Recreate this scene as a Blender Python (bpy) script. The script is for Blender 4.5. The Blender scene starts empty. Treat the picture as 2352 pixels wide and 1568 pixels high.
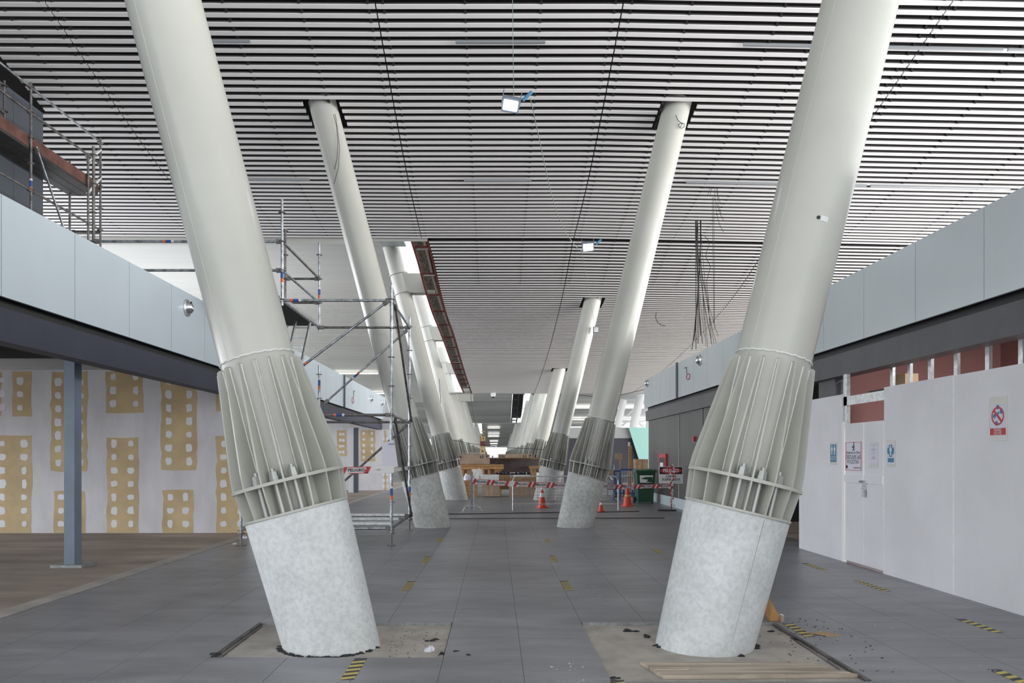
import bpy, math, random
from mathutils import Vector, Matrix
random.seed(7)
SC = bpy.context.scene
COL = SC.collection
# ------------------------------------------------------------ camera, world, exposure
F, CX, CY, EYE = 1700.0, 1138.0, 1047.0, 1.55      # focal length and vanishing point in pixels of 2352 x 1568
cam = bpy.data.cameras.new('camera'); cam.sensor_width = 36.0
cam.lens = 36.0 * F / 2352; cam.shift_x = (1176 - CX) / 2352; cam.shift_y = (CY - 784) / 2352
cam.clip_end = 600
co = bpy.data.objects.new('camera', cam); co.location = (0, 0, EYE); co.rotation_euler = (math.pi / 2, 0, 0)
COL.objects.link(co); SC.camera = co
W = bpy.data.worlds.new('overcast'); SC.world = W; W.use_nodes = True
W.node_tree.nodes['Background'].inputs[0].default_value = (0.93, 0.97, 1.0, 1)
W.node_tree.nodes['Background'].inputs[1].default_value = 1.5
SC.view_settings.view_transform = 'Standard'; SC.view_settings.look = 'None'
SC.view_settings.gamma = 1.0; SC.view_settings.use_curve_mapping = False
SC.view_settings.exposure = 0.52
SC.cycles.diffuse_bounces = 7; SC.cycles.max_bounces = 12
# added area lights, unseen beyond both long sides, brightening ceiling and fascias
for sx, pw in ((-1, 7600), (1, 8600)):
    al = bpy.data.lights.new('side_fill', 'AREA'); al.shape = 'RECTANGLE'; al.size = 60; al.size_y = 7.0; al.energy = pw
    al.color = (.93, .96, 1.0) if sx < 0 else (1.0, .97, .93)
    ao = bpy.data.objects.new('side_fill', al); COL.objects.link(ao); ao.location = (24 if sx > 0 else -32, 18, 4.4)
    ao.rotation_euler = (math.pi / 2, 0, sx * math.pi / 2)
# ------------------------------------------------------------ materials
def mat(name, col, rough=0.5, metal=0.0, var=0.0, vscale=4.0, bump=0.0, bscale=60.0, stretch=None, emit=None, col2=None, spec=0.5, detail=6, lo=0.35, hi=0.65, big=None):
    m = bpy.data.materials.new(name); m.use_nodes = True
    nt = m.node_tree; b = nt.nodes['Principled BSDF']
    b.inputs['Base Color'].default_value = (*col, 1); b.inputs['Roughness'].default_value = rough
    b.inputs['Metallic'].default_value = metal; b.inputs['Specular IOR Level'].default_value = spec
    if emit:
        b.inputs['Emission Color'].default_value = (*emit[0], 1); b.inputs['Emission Strength'].default_value = emit[1]
    if var or bump or col2:
        tc = nt.nodes.new('ShaderNodeTexCoord'); mp = nt.nodes.new('ShaderNodeMapping')
        g = nt.nodes.new('ShaderNodeNewGeometry')
        nt.links.new(g.outputs['Position'], mp.inputs[0])
        if stretch: mp.inputs['Scale'].default_value = stretch
    if var or col2:
        n = nt.nodes.new('ShaderNodeTexNoise'); n.inputs['Scale'].default_value = vscale; n.inputs['Detail'].default_value = detail
        n.inputs['Roughness'].default_value = 0.62
        nt.links.new(mp.outputs[0], n.inputs[0])
        r = nt.nodes.new('ShaderNodeValToRGB'); r.color_ramp.elements[0].position = lo; r.color_ramp.elements[1].position = hi
        a = col2 if col2 else tuple(c * (1 - var) for c in col)
        r.color_ramp.elements[0].color = (*a, 1); r.color_ramp.elements[1].color = (*(col if col2 else tuple(min(1, c * (1 + var * .5)) for c in col)), 1)
        nt.links.new(n.outputs[0], r.inputs[0]); nt.links.new(r.outputs[0], b.inputs['Base Color'])
        if big:
            nb = nt.nodes.new('ShaderNodeTexNoise'); nb.inputs['Scale'].default_value = big[2]; nb.inputs['Detail'].default_value = 5
            nt.links.new(g.outputs['Position'], nb.inputs[0])
            mr = nt.nodes.new('ShaderNodeMapRange'); mr.inputs['From Min'].default_value = .35; mr.inputs['From Max'].default_value = .65
            mr.inputs['To Min'].default_value = big[0]; mr.inputs['To Max'].default_value = big[1]; nt.links.new(nb.outputs[0], mr.inputs['Value'])
            vm = nt.nodes.new('ShaderNodeVectorMath'); vm.operation = 'SCALE'; nt.links.new(r.outputs[0], vm.inputs[0]); nt.links.new(mr.outputs[0], vm.inputs['Scale'])
            nt.links.new(vm.outputs[0], b.inputs['Base Color'])
    if bump:
        n2 = nt.nodes.new('ShaderNodeTexNoise'); n2.inputs['Scale'].default_value = bscale; n2.inputs['Detail'].default_value = 4
        nt.links.new(mp.outputs[0], n2.inputs[0])
        bp = nt.nodes.new('ShaderNodeBump'); bp.inputs['Strength'].default_value = bump; bp.inputs['Distance'].default_value = 0.01
        nt.links.new(n2.outputs[0], bp.inputs['Height']); nt.links.new(bp.outputs[0], b.inputs['Normal'])
    return m
M = {}
M['paint'] = mat('cream_gloss_paint', (.53, .53, .49), .25, 0, .05, 1.2, .04, 25)
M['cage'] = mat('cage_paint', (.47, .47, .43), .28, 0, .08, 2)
M['cagefar'] = mat('cage_dark', (.35, .35, .32), .3, .2, .15, 2)  # darker cage tone for the columns behind the nearest pair
M['weld'] = mat('weld_bead_glint', (.86, .86, .84), .18, 0, 0, 1, .8, 90)  # real beads, coloured near white so the highlight sits in the colour
M['galv'] = mat('galvanised', (.62, .64, .65), .34, .75, .25, 14)
M['rod'] = mat('painted_rod', (.46, .47, .45), .32, .3)
M['nut'] = mat('zinc_nut', (.42, .43, .42), .35, .4)
M['seam'] = mat('formwork_seam', (.28, .28, .27), .9)
M['conc'] = mat('column_concrete', (.605, .625, .635), .75, 0, .15, 26, .12, 60, lo=.30, hi=.60, detail=14, big=(.9, 1.05, 3.0))
M['conc2'] = mat('mottled_concrete', (.50, .51, .50), .8, 0, .2, 16, .12, 45, lo=.33, hi=.65, detail=14, big=(.8, 1.05, 2.0))  # darker, more mottled concrete for the feet behind the nearest pair
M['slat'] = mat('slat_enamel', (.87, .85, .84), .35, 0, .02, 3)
M['return'] = mat('slat_gap_shade', (.13, .125, .125), .6)  # shade between the slats, painted dark grey on their sides
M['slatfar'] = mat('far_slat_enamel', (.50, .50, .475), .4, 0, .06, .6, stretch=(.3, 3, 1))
M['plenum'] = mat('plenum_dark', (.016, .014, .015), .9)
M['rail'] = mat('carrier_black', (.02, .02, .02), .6)
M['tile'] = mat('floor_tile', (.225, .228, .248), .38, 0, .28, 2.2, .05, 30, stretch=(.5, 1.6, 1), lo=.3, hi=.7, detail=9, big=(.86, 1.22, .55))
M['joint'] = mat('tile_joint', (.17, .17, .175), .8)
M['grout'] = mat('floor_concrete', (.30, .30, .30), .8, 0, .2, 1)
M['far_floor'] = mat('far_floor', (.21, .21, .21), .6, 0, .25, .7)
M['brown'] = mat('dusty_brown_floor', (.35, .29, .245), .7, 0, .35, .9, .1, 20, stretch=(.4, 1.5, 1), detail=8, big=(.8, 1.1, .5))
M['kerb'] = mat('pale_kerb', (.38, .355, .33), .7, 0, .2, 2)
M['dust'] = mat('pit_screed', (.40, .37, .34), .85, 0, .22, 4, .2, 50)
M['edge'] = mat('pit_edge_steel', (.32, .33, .33), .5, .3, .3, 12)
M['fascia'] = mat('blue_grey_panel', (.56, .64, .70), .32, .1, .03, 1)
M['fascia_r'] = mat('pale_grey_panel', (.56, .62, .65), .32, .1, .03, 1)
M['black'] = mat('black_recess', (.012, .012, .015), .5)
M['beam'] = mat('indigo_beam', (.040, .043, .070), .65, 0, .1, 2)
M['beam_r'] = mat('graphite_beam', (.075, .075, .085), .45, 0, .15, 2)
M['post'] = mat('blue_grey_post', (.19, .24, .31), .4, .2, .1, 3)
M['darkwall'] = mat('slate_cladding', (.10, .115, .135), .4, .2, .05, 1)
M['darkwall2'] = mat('charcoal_cladding', (.075, .075, .074), .45, .2, .15, .8)
M['compound'] = mat('joint_compound', (.64, .63, .66), .85, 0, .10, 2.5, stretch=(1, 1, .4))
M['board'] = mat('bare_gypsum_board', (.56, .43, .25), .8, 0, .16, 1.6)
M['white'] = mat('white_board', (.73, .73, .765), .55, 0, .07, 1.0)
M['white2'] = mat('white_plain', (.75, .75, .75), .6)
M['edgew'] = mat('chipped_board_edge', (.85, .85, .84), .7)
M['maroon'] = mat('maroon_wall', (.27, .13, .12), .7, 0, .1, 1.2)
M['tan'] = mat('cardboard', (.42, .29, .17), .85, 0, .12, 3)
M['wood'] = mat('crate_wood', (.42, .25, .12), .8, 0, .35, 4, stretch=(1, 1, 5))
M['wood2'] = mat('crate_ply', (.42, .31, .235), .8, 0, .18, 3)
M['plank'] = mat('pale_pine_plank', (.45, .38, .31), .75, 0, .45, 1.5, .2, 30, stretch=(.5, 9, 1))
M['pine'] = mat('orange_pine', (.50, .27, .10), .6, 0, .3, 3, stretch=(3, 3, .6))
M['rustplank'] = mat('rust_red_toeboard', (.14, .065, .05), .85, 0, .45, 3)
M['deck'] = mat('dark_scaffold_deck', (.05, .046, .043), .7, .2, .3, 5)
M['tube'] = mat('scaffold_tube', (.42, .45, .48), .32, .8, .45, 9, lo=.4, hi=.6)
M['tubed'] = mat('weathered_tube', (.20, .19, .185), .5, .6, .5, 8)
M['orange'] = mat('orange_sticker', (.75, .16, .04), .5)
M['blue'] = mat('blue_sticker', (.03, .09, .32), .5)
M['bluepaint'] = mat('blue_barrier_paint', (.03, .10, .28), .45)
M['red'] = mat('safety_red', (.50, .03, .04), .5)
M['redcone'] = mat('cone_orange_red', (.70, .06, .025), .5)
M['yellow'] = mat('hazard_yellow', (.55, .45, .12), .6)
M['hblack'] = mat('hazard_black', (.045, .047, .05), .6)
M['ink'] = mat('black_ink', (.015, .015, .02), .7)
M['signblue'] = mat('sign_blue', (.04, .20, .36), .5)
M['paper'] = mat('lilac_paper', (.68, .67, .76), .7)
M['plasticw'] = mat('clear_sleeve', (.62, .62, .58), .25)
M['chrome'] = mat('mirror_dome', (.78, .82, .86), .06, 1.0)
M['cable'] = mat('cable_black', (.02, .02, .022), .6)
M['cableg'] = mat('cable_green', (.22, .29, .23), .6)
M['bin'] = mat('bin_green', (.012, .065, .03), .4)
M['rub'] = mat('black_sealant', (.02, .02, .024), .75)
M['redsteel'] = mat('red_oxide_steel', (.16, .035, .03), .6, .2, .4, 3)
M['rubble'] = mat('sprayed_insulation', (.17, .14, .11), .95, 0, .7, 9, 1.0, 25)
M['beamgrey'] = mat('grey_crossbeam', (.42, .42, .38), .5)
M['yellowlift'] = mat('yellow_lift', (.45, .28, .04), .5)
M['teal'] = mat('teal_panel', (.30, .56, .52), .5)
M['greyband'] = mat('grey_band', (.33, .35, .35), .5)
M['darkblue'] = mat('dark_hoarding', (.03, .03, .045), .6)
M['tarp'] = mat('mauve_board', (.13, .11, .12), .7, 0, .2, 2)
M['lamp'] = mat('lamp_lens', (1, 1, 1), .5, emit=((.85, .92, 1), 30))
M['strip'] = mat('strip_light', (1, 1, 1), .5, emit=((1, .98, .93), 3.0))
M['lampbody'] = mat('lamp_housing', (.12, .14, .17), .4, .4)
M['luminaire'] = mat('unlit_luminaire', (.30, .32, .34), .35, .3)
M['grime'] = mat('steel_deck_underside', (.03, .028, .027), .8, 0, .4, 3)
# ------------------------------------------------------------ helpers
def PT(px, py, Y): return Vector(((px - CX) * Y / F, Y, EYE + (CY - py) * Y / F))
def FL(px, py):
    Y = EYE * F / (py - CY); return Vector(((px - CX) * Y / F, Y, 0))
def wloc(o):
    v = Vector((0, 0, 0))
    while o: v += o.location; o = o.parent
    return v
def tag(o, label=None, cat=None, group=None, kind=None):
    if label: o['label'] = label
    if cat: o['category'] = cat
    if group: o['group'] = group
    if kind: o['kind'] = kind
    return o
def empty(name, loc, label=None, cat=None, group=None, kind=None):
    o = bpy.data.objects.new(name, None); COL.objects.link(o); o.location = loc
    o.empty_display_size = .1
    return tag(o, label, cat, group, kind)
class MB:
    def __init__(s): s.v = []; s.f = []
    def add(s, v, f):
        n = len(s.v); s.v += [Vector(p) for p in v]; s.f += [tuple(i + n for i in q) for q in f]; return s
    def box(s, x0, x1, y0, y1, z0, z1):
        v = [(x, y, z) for z in (z0, z1) for y in (y0, y1) for x in (x0, x1)]
        return s.add(v, [(0, 2, 3, 1), (4, 5, 7, 6), (0, 1, 5, 4), (2, 6, 7, 3), (0, 4, 6, 2), (1, 3, 7, 5)])
    def hexa(s, v): return s.add(v, [(0, 2, 3, 1), (4, 5, 7, 6), (0, 1, 5, 4), (2, 6, 7, 3), (0, 4, 6, 2), (1, 3, 7, 5)])
    def bar(s, p, q, w, h, up=(0, 0, 1)):
        p = Vector(p); q = Vector(q); d = (q - p).normalized(); u = Vector(up)
        a = d.cross(u)
        if a.length < 1e-4: a = d.cross(Vector((0, 1, 0)))
        a.normalize(); b = a.cross(d).normalized()
        c = [e + a * i * w / 2 + b * j * h / 2 for e in (p, q) for j in (-1, 1) for i in (-1, 1)]
        return s.add(c, [(0, 2, 3, 1), (4, 5, 7, 6), (0, 1, 5, 4), (2, 6, 7, 3), (0, 4, 6, 2), (1, 3, 7, 5)])
    def tube(s, p, q, r, n=10, r2=None, caps=True):
        p = Vector(p); q = Vector(q); d = (q - p).normalized()
        a = d.cross(Vector((0, 0, 1)))
        if a.length < 1e-3: a = d.cross(Vector((0, 1, 0)))
        a.normalize(); b = d.cross(a); r2 = r if r2 is None else r2
        v = []
        for e, rr in ((p, r), (q, r2)):
            for i in range(n):
                t = 2 * math.pi * i / n; v.append(e + a * rr * math.cos(t) + b * rr * math.sin(t))
        f = [(i, (i + 1) % n, n + (i + 1) % n, n + i) for i in range(n)]
        if caps: f += [tuple(range(n - 1, -1, -1)), tuple(range(n, 2 * n))]
        return s.add(v, f)
    def path(s, pts, r, n=6):
        pts = [Vector(p) for p in pts]
        for i in range(len(pts) - 1): s.tube(pts[i], pts[i + 1], r, n)
        return s
    def lathe(s, prof, n=24, mtx=None, cap=True):
        v = []; m = mtx or Matrix.Identity(4)
        for r, z in prof:
            for i in range(n):
                t = 2 * math.pi * i / n; v.append(m @ Vector((r * math.cos(t), r * math.sin(t), z)))
        k = len(prof)
        f = [(j * n + i, j * n + (i + 1) % n, (j + 1) * n + (i + 1) % n, (j + 1) * n + i) for j in range(k - 1) for i in range(n)]
        if cap: f += [tuple(range(n - 1, -1, -1)), tuple(range((k - 1) * n, k * n))]
        return s.add(v, f)
    def prism(s, poly, o, u, v, t):
        """2-D polygon in the plane (o;u,v) given thickness t along u x v"""
        o = Vector(o); u = Vector(u); v = Vector(v); n = u.cross(v).normalized()
        k = len(poly); a = [o + u * x + v * y for x, y in poly]; b = [p + n * t for p in a]
        return s.add(a + b, [tuple(range(k - 1, -1, -1)), tuple(range(k, 2 * k))] + [(i, (i + 1) % k, k + (i + 1) % k, k + i) for i in range(k)])
    def build(s, name, m, parent=None, smooth=False, local=False, label=None, cat=None, group=None, kind=None, org=None):
        if parent is None:
            if org is None:
                xs = [p.x for p in s.v]; ys = [p.y for p in s.v]; zs = [p.z for p in s.v]
                org = Vector(((min(xs) + max(xs)) / 2, (min(ys) + max(ys)) / 2, min(zs)))
        else: org = Vector((0, 0, 0)) if local else wloc(parent)
        org = Vector(org)
        me = bpy.data.meshes.new(name); me.from_pydata([tuple(p - org) for p in s.v], [], s.f); me.update()
        me.materials.append(M[m] if isinstance(m, str) else m)
        if smooth:
            me.polygons.foreach_set('use_smooth', [True] * len(me.polygons)); me.set_sharp_from_angle(angle=math.radians(40))
        o = bpy.data.objects.new(name, me); COL.objects.link(o); o.parent = parent
        if parent is None: o.location = org
        return tag(o, label, cat, group, kind)
def cp(o, parent, loc=None):
    c = o.copy(); COL.objects.link(c); c.parent = parent
    if loc is not None: c.location = loc
    return c
def kids(o): return [c for c in o.children]
def copy_tree(o, parent=None):
    c = o.copy(); COL.objects.link(c); c.parent = parent
    for ch in list(o.children): copy_tree(ch, c)
    return c
UX, UZ = Vector((1, 0, 0)), Vector((0, 0, 1))
UR = Vector((0, -1, 0))       # reading direction on the right-hand wall (faces -X)
def text(body, size, o, u, v, m, parent, sx=1.0, name='lettering', align='CENTER', ext=0.0, bold=0.0, fit=None):
    c = bpy.data.curves.new(name, 'FONT'); c.body = body; c.size = size; c.align_x = align; c.align_y = 'CENTER'
    c.extrude = ext; c.offset = bold; c.resolution_u = 2; c.materials.append(M[m])
    tmp = bpy.data.objects.new('tmp', c); me = bpy.data.meshes.new_from_object(tmp); me.name = name
    if fit:
        xs_ = [v_.co.x for v_ in me.vertices]; sx = fit / (max(xs_) - min(xs_))
    bpy.data.objects.remove(tmp); bpy.data.curves.remove(c)
    ob = bpy.data.objects.new(name, me); COL.objects.link(ob); ob.parent = parent
    u = Vector(u).normalized(); v = Vector(v).normalized(); n = u.cross(v).normalized()
    p = Vector(o) - (wloc(parent) if parent else Vector((0, 0, 0)))
    ob.matrix_local = Matrix(((u.x * sx, v.x, n.x, p.x), (u.y * sx, v.y, n.y, p.y), (u.z * sx, v.z, n.z, p.z), (0, 0, 0, 1)))
    return ob
def blob(mb, c, rx, ry, rz, n=9, seed=0, flat=True):
    r = random.Random(seed); c = Vector(c)
    ring = lambda k, z: [c + Vector((rx * k * math.cos(2 * math.pi * i / n) * r.uniform(.6, 1.2), ry * k * math.sin(2 * math.pi * i / n) * r.uniform(.6, 1.2), z * r.uniform(.7, 1.2))) for i in range(n)]
    v = ring(1, 0.0) + ring(.85, rz * .6) + ring(.4, rz); 
    f = [(j * n + i, j * n + (i + 1) % n, (j + 1) * n + (i + 1) % n, (j + 1) * n + i) for j in range(2) for i in range(n)]
    f += [tuple(range(n - 1, -1, -1)), tuple(range(2 * n, 3 * n))]
    return mb.add(v, f)
# ------------------------------------------------------------ roof shape: height over the eye along the hall
def interp(tab, y):
    if y <= tab[0][0]: return tab[0][1]
    for i in range(len(tab) - 1):
        if y <= tab[i + 1][0]:
            x0, a = tab[i]; x1, b = tab[i + 1]
            m0 = (tab[i + 1][1] - tab[i - 1][1]) / (tab[i + 1][0] - tab[i - 1][0]) if i else (b - a) / (x1 - x0)
            m1 = (tab[i + 2][1] - a) / (tab[i + 2][0] - x0) if i + 2 < len(tab) else (b - a) / (x1 - x0)
            h = x1 - x0; t = (y - x0) / h
            return (2*t**3 - 3*t*t + 1) * a + (t**3 - 2*t*t + t) * h * m0 + (-2*t**3 + 3*t*t) * b + (t**3 - t*t) * h * m1
    return tab[-1][1]
T1 = [(0, 11.0), (6, 10.1), (10, 9.2), (13.45, 8.29), (16.27, 7.51), (18.4, 7.0), (20.3, 6.7), (22.2, 6.47)]
T2 = [(22.3, 6.5), (23.4, 6.18), (24.8, 5.8), (26.6, 5.42), (29, 5.05), (31.1, 4.75), (34.6, 4.38), (38.3, 4.12), (41.4, 3.95), (45, 3.8)]
TL = [(22.2, 7.0), (26.4, 7.42), (31, 7.8), (36.5, 7.95), (41.5, 7.5), (48, 6.5), (54, 5.4), (60, 4.6), (62, 4.4)]
def wave(y): return 3.78 + 4.1 * math.sin(math.pi * (y - 45) / 41.0) ** 2
def ztilt(x): return (-.02 * max(0, x - 2.34) if x > 0 else .006 * max(0, -2.2 - x))
def z1(x, y): return EYE + interp(T1, y) + ztilt(x)
def z2(x, y): return EYE + interp(T2, y) + ztilt(x) * max(0, (40 - y) / 20)
def zL(y): return EYE + interp(TL, y)
def left_edge(y): return interp([(22, -2.04), (23.5, -1.94), (25.3, -1.88), (27.6, -1.80), (30.2, -1.66), (33.8, -1.57), (45, -1.40)], y)
COLY = [6.17 + 10.1 * k for k in range(17)]
LEAN = {-1: .2615, 1: .2425}; BASEX = {-1: -1.37, 1: 1.745}
def col_top(side, k):
    y = COLY[k]
    if k == 0: return 11.75
    if k == 1: return 9.35
    if side < 0: return (zL(y) + .05) if y < 60 else EYE + wave(y) + .1
    return z2(3.4, y) + .25 if y < 45 else EYE + wave(y) + .2

# ------------------------------------------------------------ ceiling
ceiling = empty('ceiling', (0, 20, 8), 'curved ceiling of pale metal slats over the concourse', kind='structure')
SEG = [(-14.0, -8.265), (-8.235, -2.213), (-2.187, 2.325), (2.351, 8.235), (8.265, 16.0)]
SW, SH = .112, .044
def slat_prof(w=SW, h=SH):
    return [(-w/2 + .004, h), (-w/2, .008), (-w/2 + .014, 0), (w/2 - .014, 0), (w/2, .008), (w/2 - .004, h)]
def add_slat(mb, xa, xb, za, zb, y, slope, w=None, h=SH):
    if w is None: w = SW if y < 22.3 else .088
    pr = slat_prof(w, h); k = len(pr); v = []
    for x, z in ((xa, za), (xb, zb)):
        for a, b in pr:
            v.append((x, y + a * math.cos(slope) - b * math.sin(slope), z + a * math.sin(slope) + b * math.cos(slope)))
    mb.add(v, [(i, i + 1, k + i + 1, k + i) for i in range(k - 1)] + [tuple(range(k)), tuple(range(2 * k - 1, k - 1, -1)), (k - 1, 0, k, 2 * k - 1)])
def shade_sides(o):
    """paint the shade of the gaps onto slat sides and tops in dark grey"""
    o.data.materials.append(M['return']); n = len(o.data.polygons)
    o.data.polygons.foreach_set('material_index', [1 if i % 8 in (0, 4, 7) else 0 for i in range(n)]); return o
def splits(xa, xb, y, zf):
    """cut a slat where a steel column passes through it"""
    segs = [(xa, xb)]
    for s in (-1, 1):
        for k in range(0, 4):
            if abs(y - COLY[k]) < .42 and not (s < 0 and k > 1):
                xc = BASEX[s] + s * LEAN[s] * (zf(BASEX[s], y))
                xc = BASEX[s] + s * LEAN[s] * (zf(xc, y) + .02)
                out = []
                for a, b in segs:
                    if a < xc < b: out += [(a, xc - .40), (xc + .40, b)]
                    else: out.append((a, b))
                segs = out
    return segs
n_ind = 0
rest = MB()
unit = {}
y = 3.0; rows = []
while y < 22.1: rows.append((y, z1, T1)); y += .2
y = 22.42
while y < 44.95: rows.append((y, z2, T2)); y += .18
for y, zf, T in rows:
    sl = math.atan((interp(T, y + .05) - interp(T, y - .05)) / .1)
    near = 12.7 < y < 22.2 or 22.2 < y < 26.2
    for si, (xa, xb) in enumerate(SEG):
        if si == 0 and y < 16.25: xa = -9.88
        if y > 22.2:
            if si < 2: continue
            if si == 2: xa = left_edge(y)
        for a, b in splits(xa, xb, y, zf):
            if near and n_ind < 298:
                L = round(b - a, 3)
                if L not in unit or y > 22.2:
                    mb = MB(); add_slat(mb, -L / 2, L / 2, 0, 0, 0, 0, SW if y < 22.3 else .088)
                    o = shade_sides(mb.build('slat', 'slat', ceiling, local=True)); unit[L] = o
                else: o = cp(unit[L], ceiling)
                za, zb = zf(a, y), zf(b, y)
                o.location = Vector(((a + b) / 2, y, (za + zb) / 2)) - ceiling.location
                o.rotation_euler = (sl, -math.atan((zb - za) / (b - a)), 0)
                n_ind += 1
            else: add_slat(rest, a, b, zf(a, y), zf(b, y), y, sl)
shade_sides(rest.build('slat_field', 'slat', ceiling, kind='stuff'))
# dark roof void over the slats
def sheet(mb, x0, x1, ya, yb, zf, dz, step=1.0, th=.05):
    n = max(1, int((yb - ya) / step)); v = []; f = []
    for i in range(n + 1):
        y = ya + (yb - ya) * i / n
        for x in (x0(y) if callable(x0) else x0, x1(y) if callable(x1) else x1):
            v += [(x, y, zf(x, y) + dz), (x, y, zf(x, y) + dz + th)]
    for i in range(n):
        a = i * 4; b = a + 4
        f += [(a, a + 2, b + 2, b), (a + 1, b + 1, b + 3, a + 3), (a, b, b + 1, a + 1), (a + 2, a + 3, b + 3, b + 2)]
    f += [(0, 1, 3, 2), (4 * n, 4 * n + 2, 4 * n + 3, 4 * n + 1)]
    mb.add(v, f)
mb = MB(); sheet(mb, -16, 16, 2.6, 22.25, z1, .5); sheet(mb, left_edge, 16, 22.3, 45.0, z2, .42)
mb.build('roof_void', 'plenum', ceiling)
mb = MB(); sheet(mb, -16, 16, -22, 2.95, lambda x, y: EYE + interp(T1, y), .0); mb.build('roof_sheet', 'slatfar', ceiling)  # unseen roof behind the camera, added to hold back sky light
mb = MB(); mb.box(-16, -3.9, 22.2, 22.26, 7.9, 8.75); mb.box(-3.9, -2.05, 22.2, 22.26, 8.0, 8.75)
mb.build('soffit_edge', 'slatfar', ceiling)
MB().hexa([(-3.95, 22.2, 8.5), (-3.0, 22.2, 8.5), (-3.95, 26.1, 8.93), (-3.15, 26.1, 8.93), (-3.95, 22.2, 8.6), (-3.0, 22.2, 8.6), (-3.95, 26.1, 9.03), (-3.15, 26.1, 9.03)]).build('soffit_plate', 'greyband', ceiling)
MB().box(-3.0, -2.1, 22.26, 23.3, 8.45, 8.6).build('soffit_plate', 'grime', ceiling)
for x in (-11, -9.1, -8.36, -8.12, -6.4, -5.0, -3.6, -2.34, -2.06, -.56, .84, 2.2, 2.5, 3.6, 5.3, 6.1, 8.1, 8.4, 10.2, 12.2):
    mb = MB()
    for zf, ya, yb in ((z1, 12.3, 22.1), (z2, 22.4, 44.8)):
        if zf is z2 and x < -1.4: continue
        yy = ya
        while yy < yb:
            y2 = min(yb, yy + 1.6)
            mb.bar((x, yy, zf(x, yy) + SH + .025), (x, y2, zf(x, y2) + SH + .025), .035, .05); yy = y2
    for y_, zf, T in rows:      # the clips that carry each slat
        if 12.7 < y_ < 25 and not (zf is z2 and x < -1.4):
            mb.box(x - .02, x + .02, y_ - .085, y_ - .06, zf(x, y_) + .012, zf(x, y_) + SH + .03)
    mb.build('carrier_rail', 'rail', ceiling)
# left far roof bay, whose slats are too fine to pick apart
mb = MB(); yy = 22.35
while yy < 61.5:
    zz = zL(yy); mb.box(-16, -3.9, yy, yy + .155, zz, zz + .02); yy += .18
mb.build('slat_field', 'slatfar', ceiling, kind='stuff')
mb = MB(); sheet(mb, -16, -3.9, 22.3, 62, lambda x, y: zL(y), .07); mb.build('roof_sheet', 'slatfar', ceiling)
# far wave bays
def farsheet(x0, x1, ya, yb):
    mb = MB(); sheet(mb, x0, x1, ya, yb, lambda x, y: EYE + wave(y), .06, 1.0); return mb
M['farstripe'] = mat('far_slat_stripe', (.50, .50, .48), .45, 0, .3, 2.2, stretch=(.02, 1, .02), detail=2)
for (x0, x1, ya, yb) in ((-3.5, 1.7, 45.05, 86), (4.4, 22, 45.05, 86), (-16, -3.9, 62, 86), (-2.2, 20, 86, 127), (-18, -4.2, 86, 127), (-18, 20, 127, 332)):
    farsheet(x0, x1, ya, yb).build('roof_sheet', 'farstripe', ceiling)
for (x0, x1, yy) in ((-1.15, .95, 112.5), (-1.15, .95, 118.5), (-1.0, .85, 123.0), (-1.3, 1.1, 155), (-1.3, 1.1, 160), (4.5, 16, 58), (4.5, 16, 66), (4.5, 16, 74), (4.5, 16, 79), (-14, -5, 62.6), (-14, -4.5, 47.5)):
    pass
# a low lip where each bay ends
mb = MB(); mb.box(-2.0, 16, 44.98, 45.08, EYE + 3.80, EYE + 4.3); mb.box(-2, 2, 85.9, 86, EYE + 3.8, EYE + 4.4); mb.build('bay_lip', 'slatfar', ceiling)

# ------------------------------------------------------------ floor
floor = MB().box(-18, 18, -6, 340, -.3, -.03).build('floor', 'grout', label='grey tiled concourse floor', kind='structure')
XG = [-4.73] + [.2 + .6 * i for i in range(-8, 10)]
tile0 = MB().box(-.2982, .2982, -.2982, .2982, -.029, 0).build('tile', 'tile', floor)
tile0.location = Vector((-4.3, 4.8, 0)) - floor.location
tile0.data.transform(Matrix.Translation(wloc(floor)))
first = True
restt = MB()
def in_pit(x, y):
    return (-2.2 < x < -.4 and 5.7 < y < 6.9) or (.8 < x < 2.6 and 5.1 < y < 6.9)
n_t = 0
yy = -5.7
while yy < 44:
    for i in range(len(XG) - 1):
        xa, xb = XG[i], XG[i + 1]; cx_, cy_ = (xa + xb) / 2, yy + .3
        if in_pit(cx_, cy_): continue
        if 4.4 < yy < 13.6 and xb - xa > .5 and cx_ < 5.1 and n_t < 299:
            o = tile0 if first else cp(tile0, floor); first = False
            o.location = Vector((cx_, cy_, random.uniform(-.0008, 0))) - floor.location; n_t += 1
        else: restt.box(xa + .002, xb - .002, yy + .002, yy + .598, -.0295, -.0005)
    yy += .6
restt.build('tile_field', 'tile', floor, kind='stuff')
mb = MB()
for x0_, x1_, y0_, y1_ in ((-4.73, 5.6, -5.7, 5.1), (-4.73, 5.6, 6.9, 44.1), (-4.73, -2.2, 5.1, 6.9), (-.4, .8, 5.1, 6.9), (2.6, 5.6, 5.1, 6.9), (-2.2, -.4, 5.1, 5.7)): mb.box(x0_, x1_, y0_, y1_, -.0285, -.004)
mb.build('joint_mortar', 'joint', floor)
MB().box(-18, 18, 44.2, 340, -.0295, -.001).build('far_paving', 'far_floor', floor)
MB().box(-18, -4.96, -6, 44, -.0295, -.004).build('screed', 'brown', floor)
MB().box(-4.95, -4.735, -6, 44, -.0295, .004).build('kerb_strip', 'kerb', floor)
MB().box(5.61, 18, -6, 44, -.0295, -.002).build('screed', 'brown', floor)
MB().box(-2.19, -.41, 5.71, 6.89, -.0299, -.024).build('pit_bed', 'dust', floor)
MB().box(.81, 2.59, 5.11, 6.89, -.0299, -.024).build('pit_bed', 'dust', floor)
mb = MB()
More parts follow.
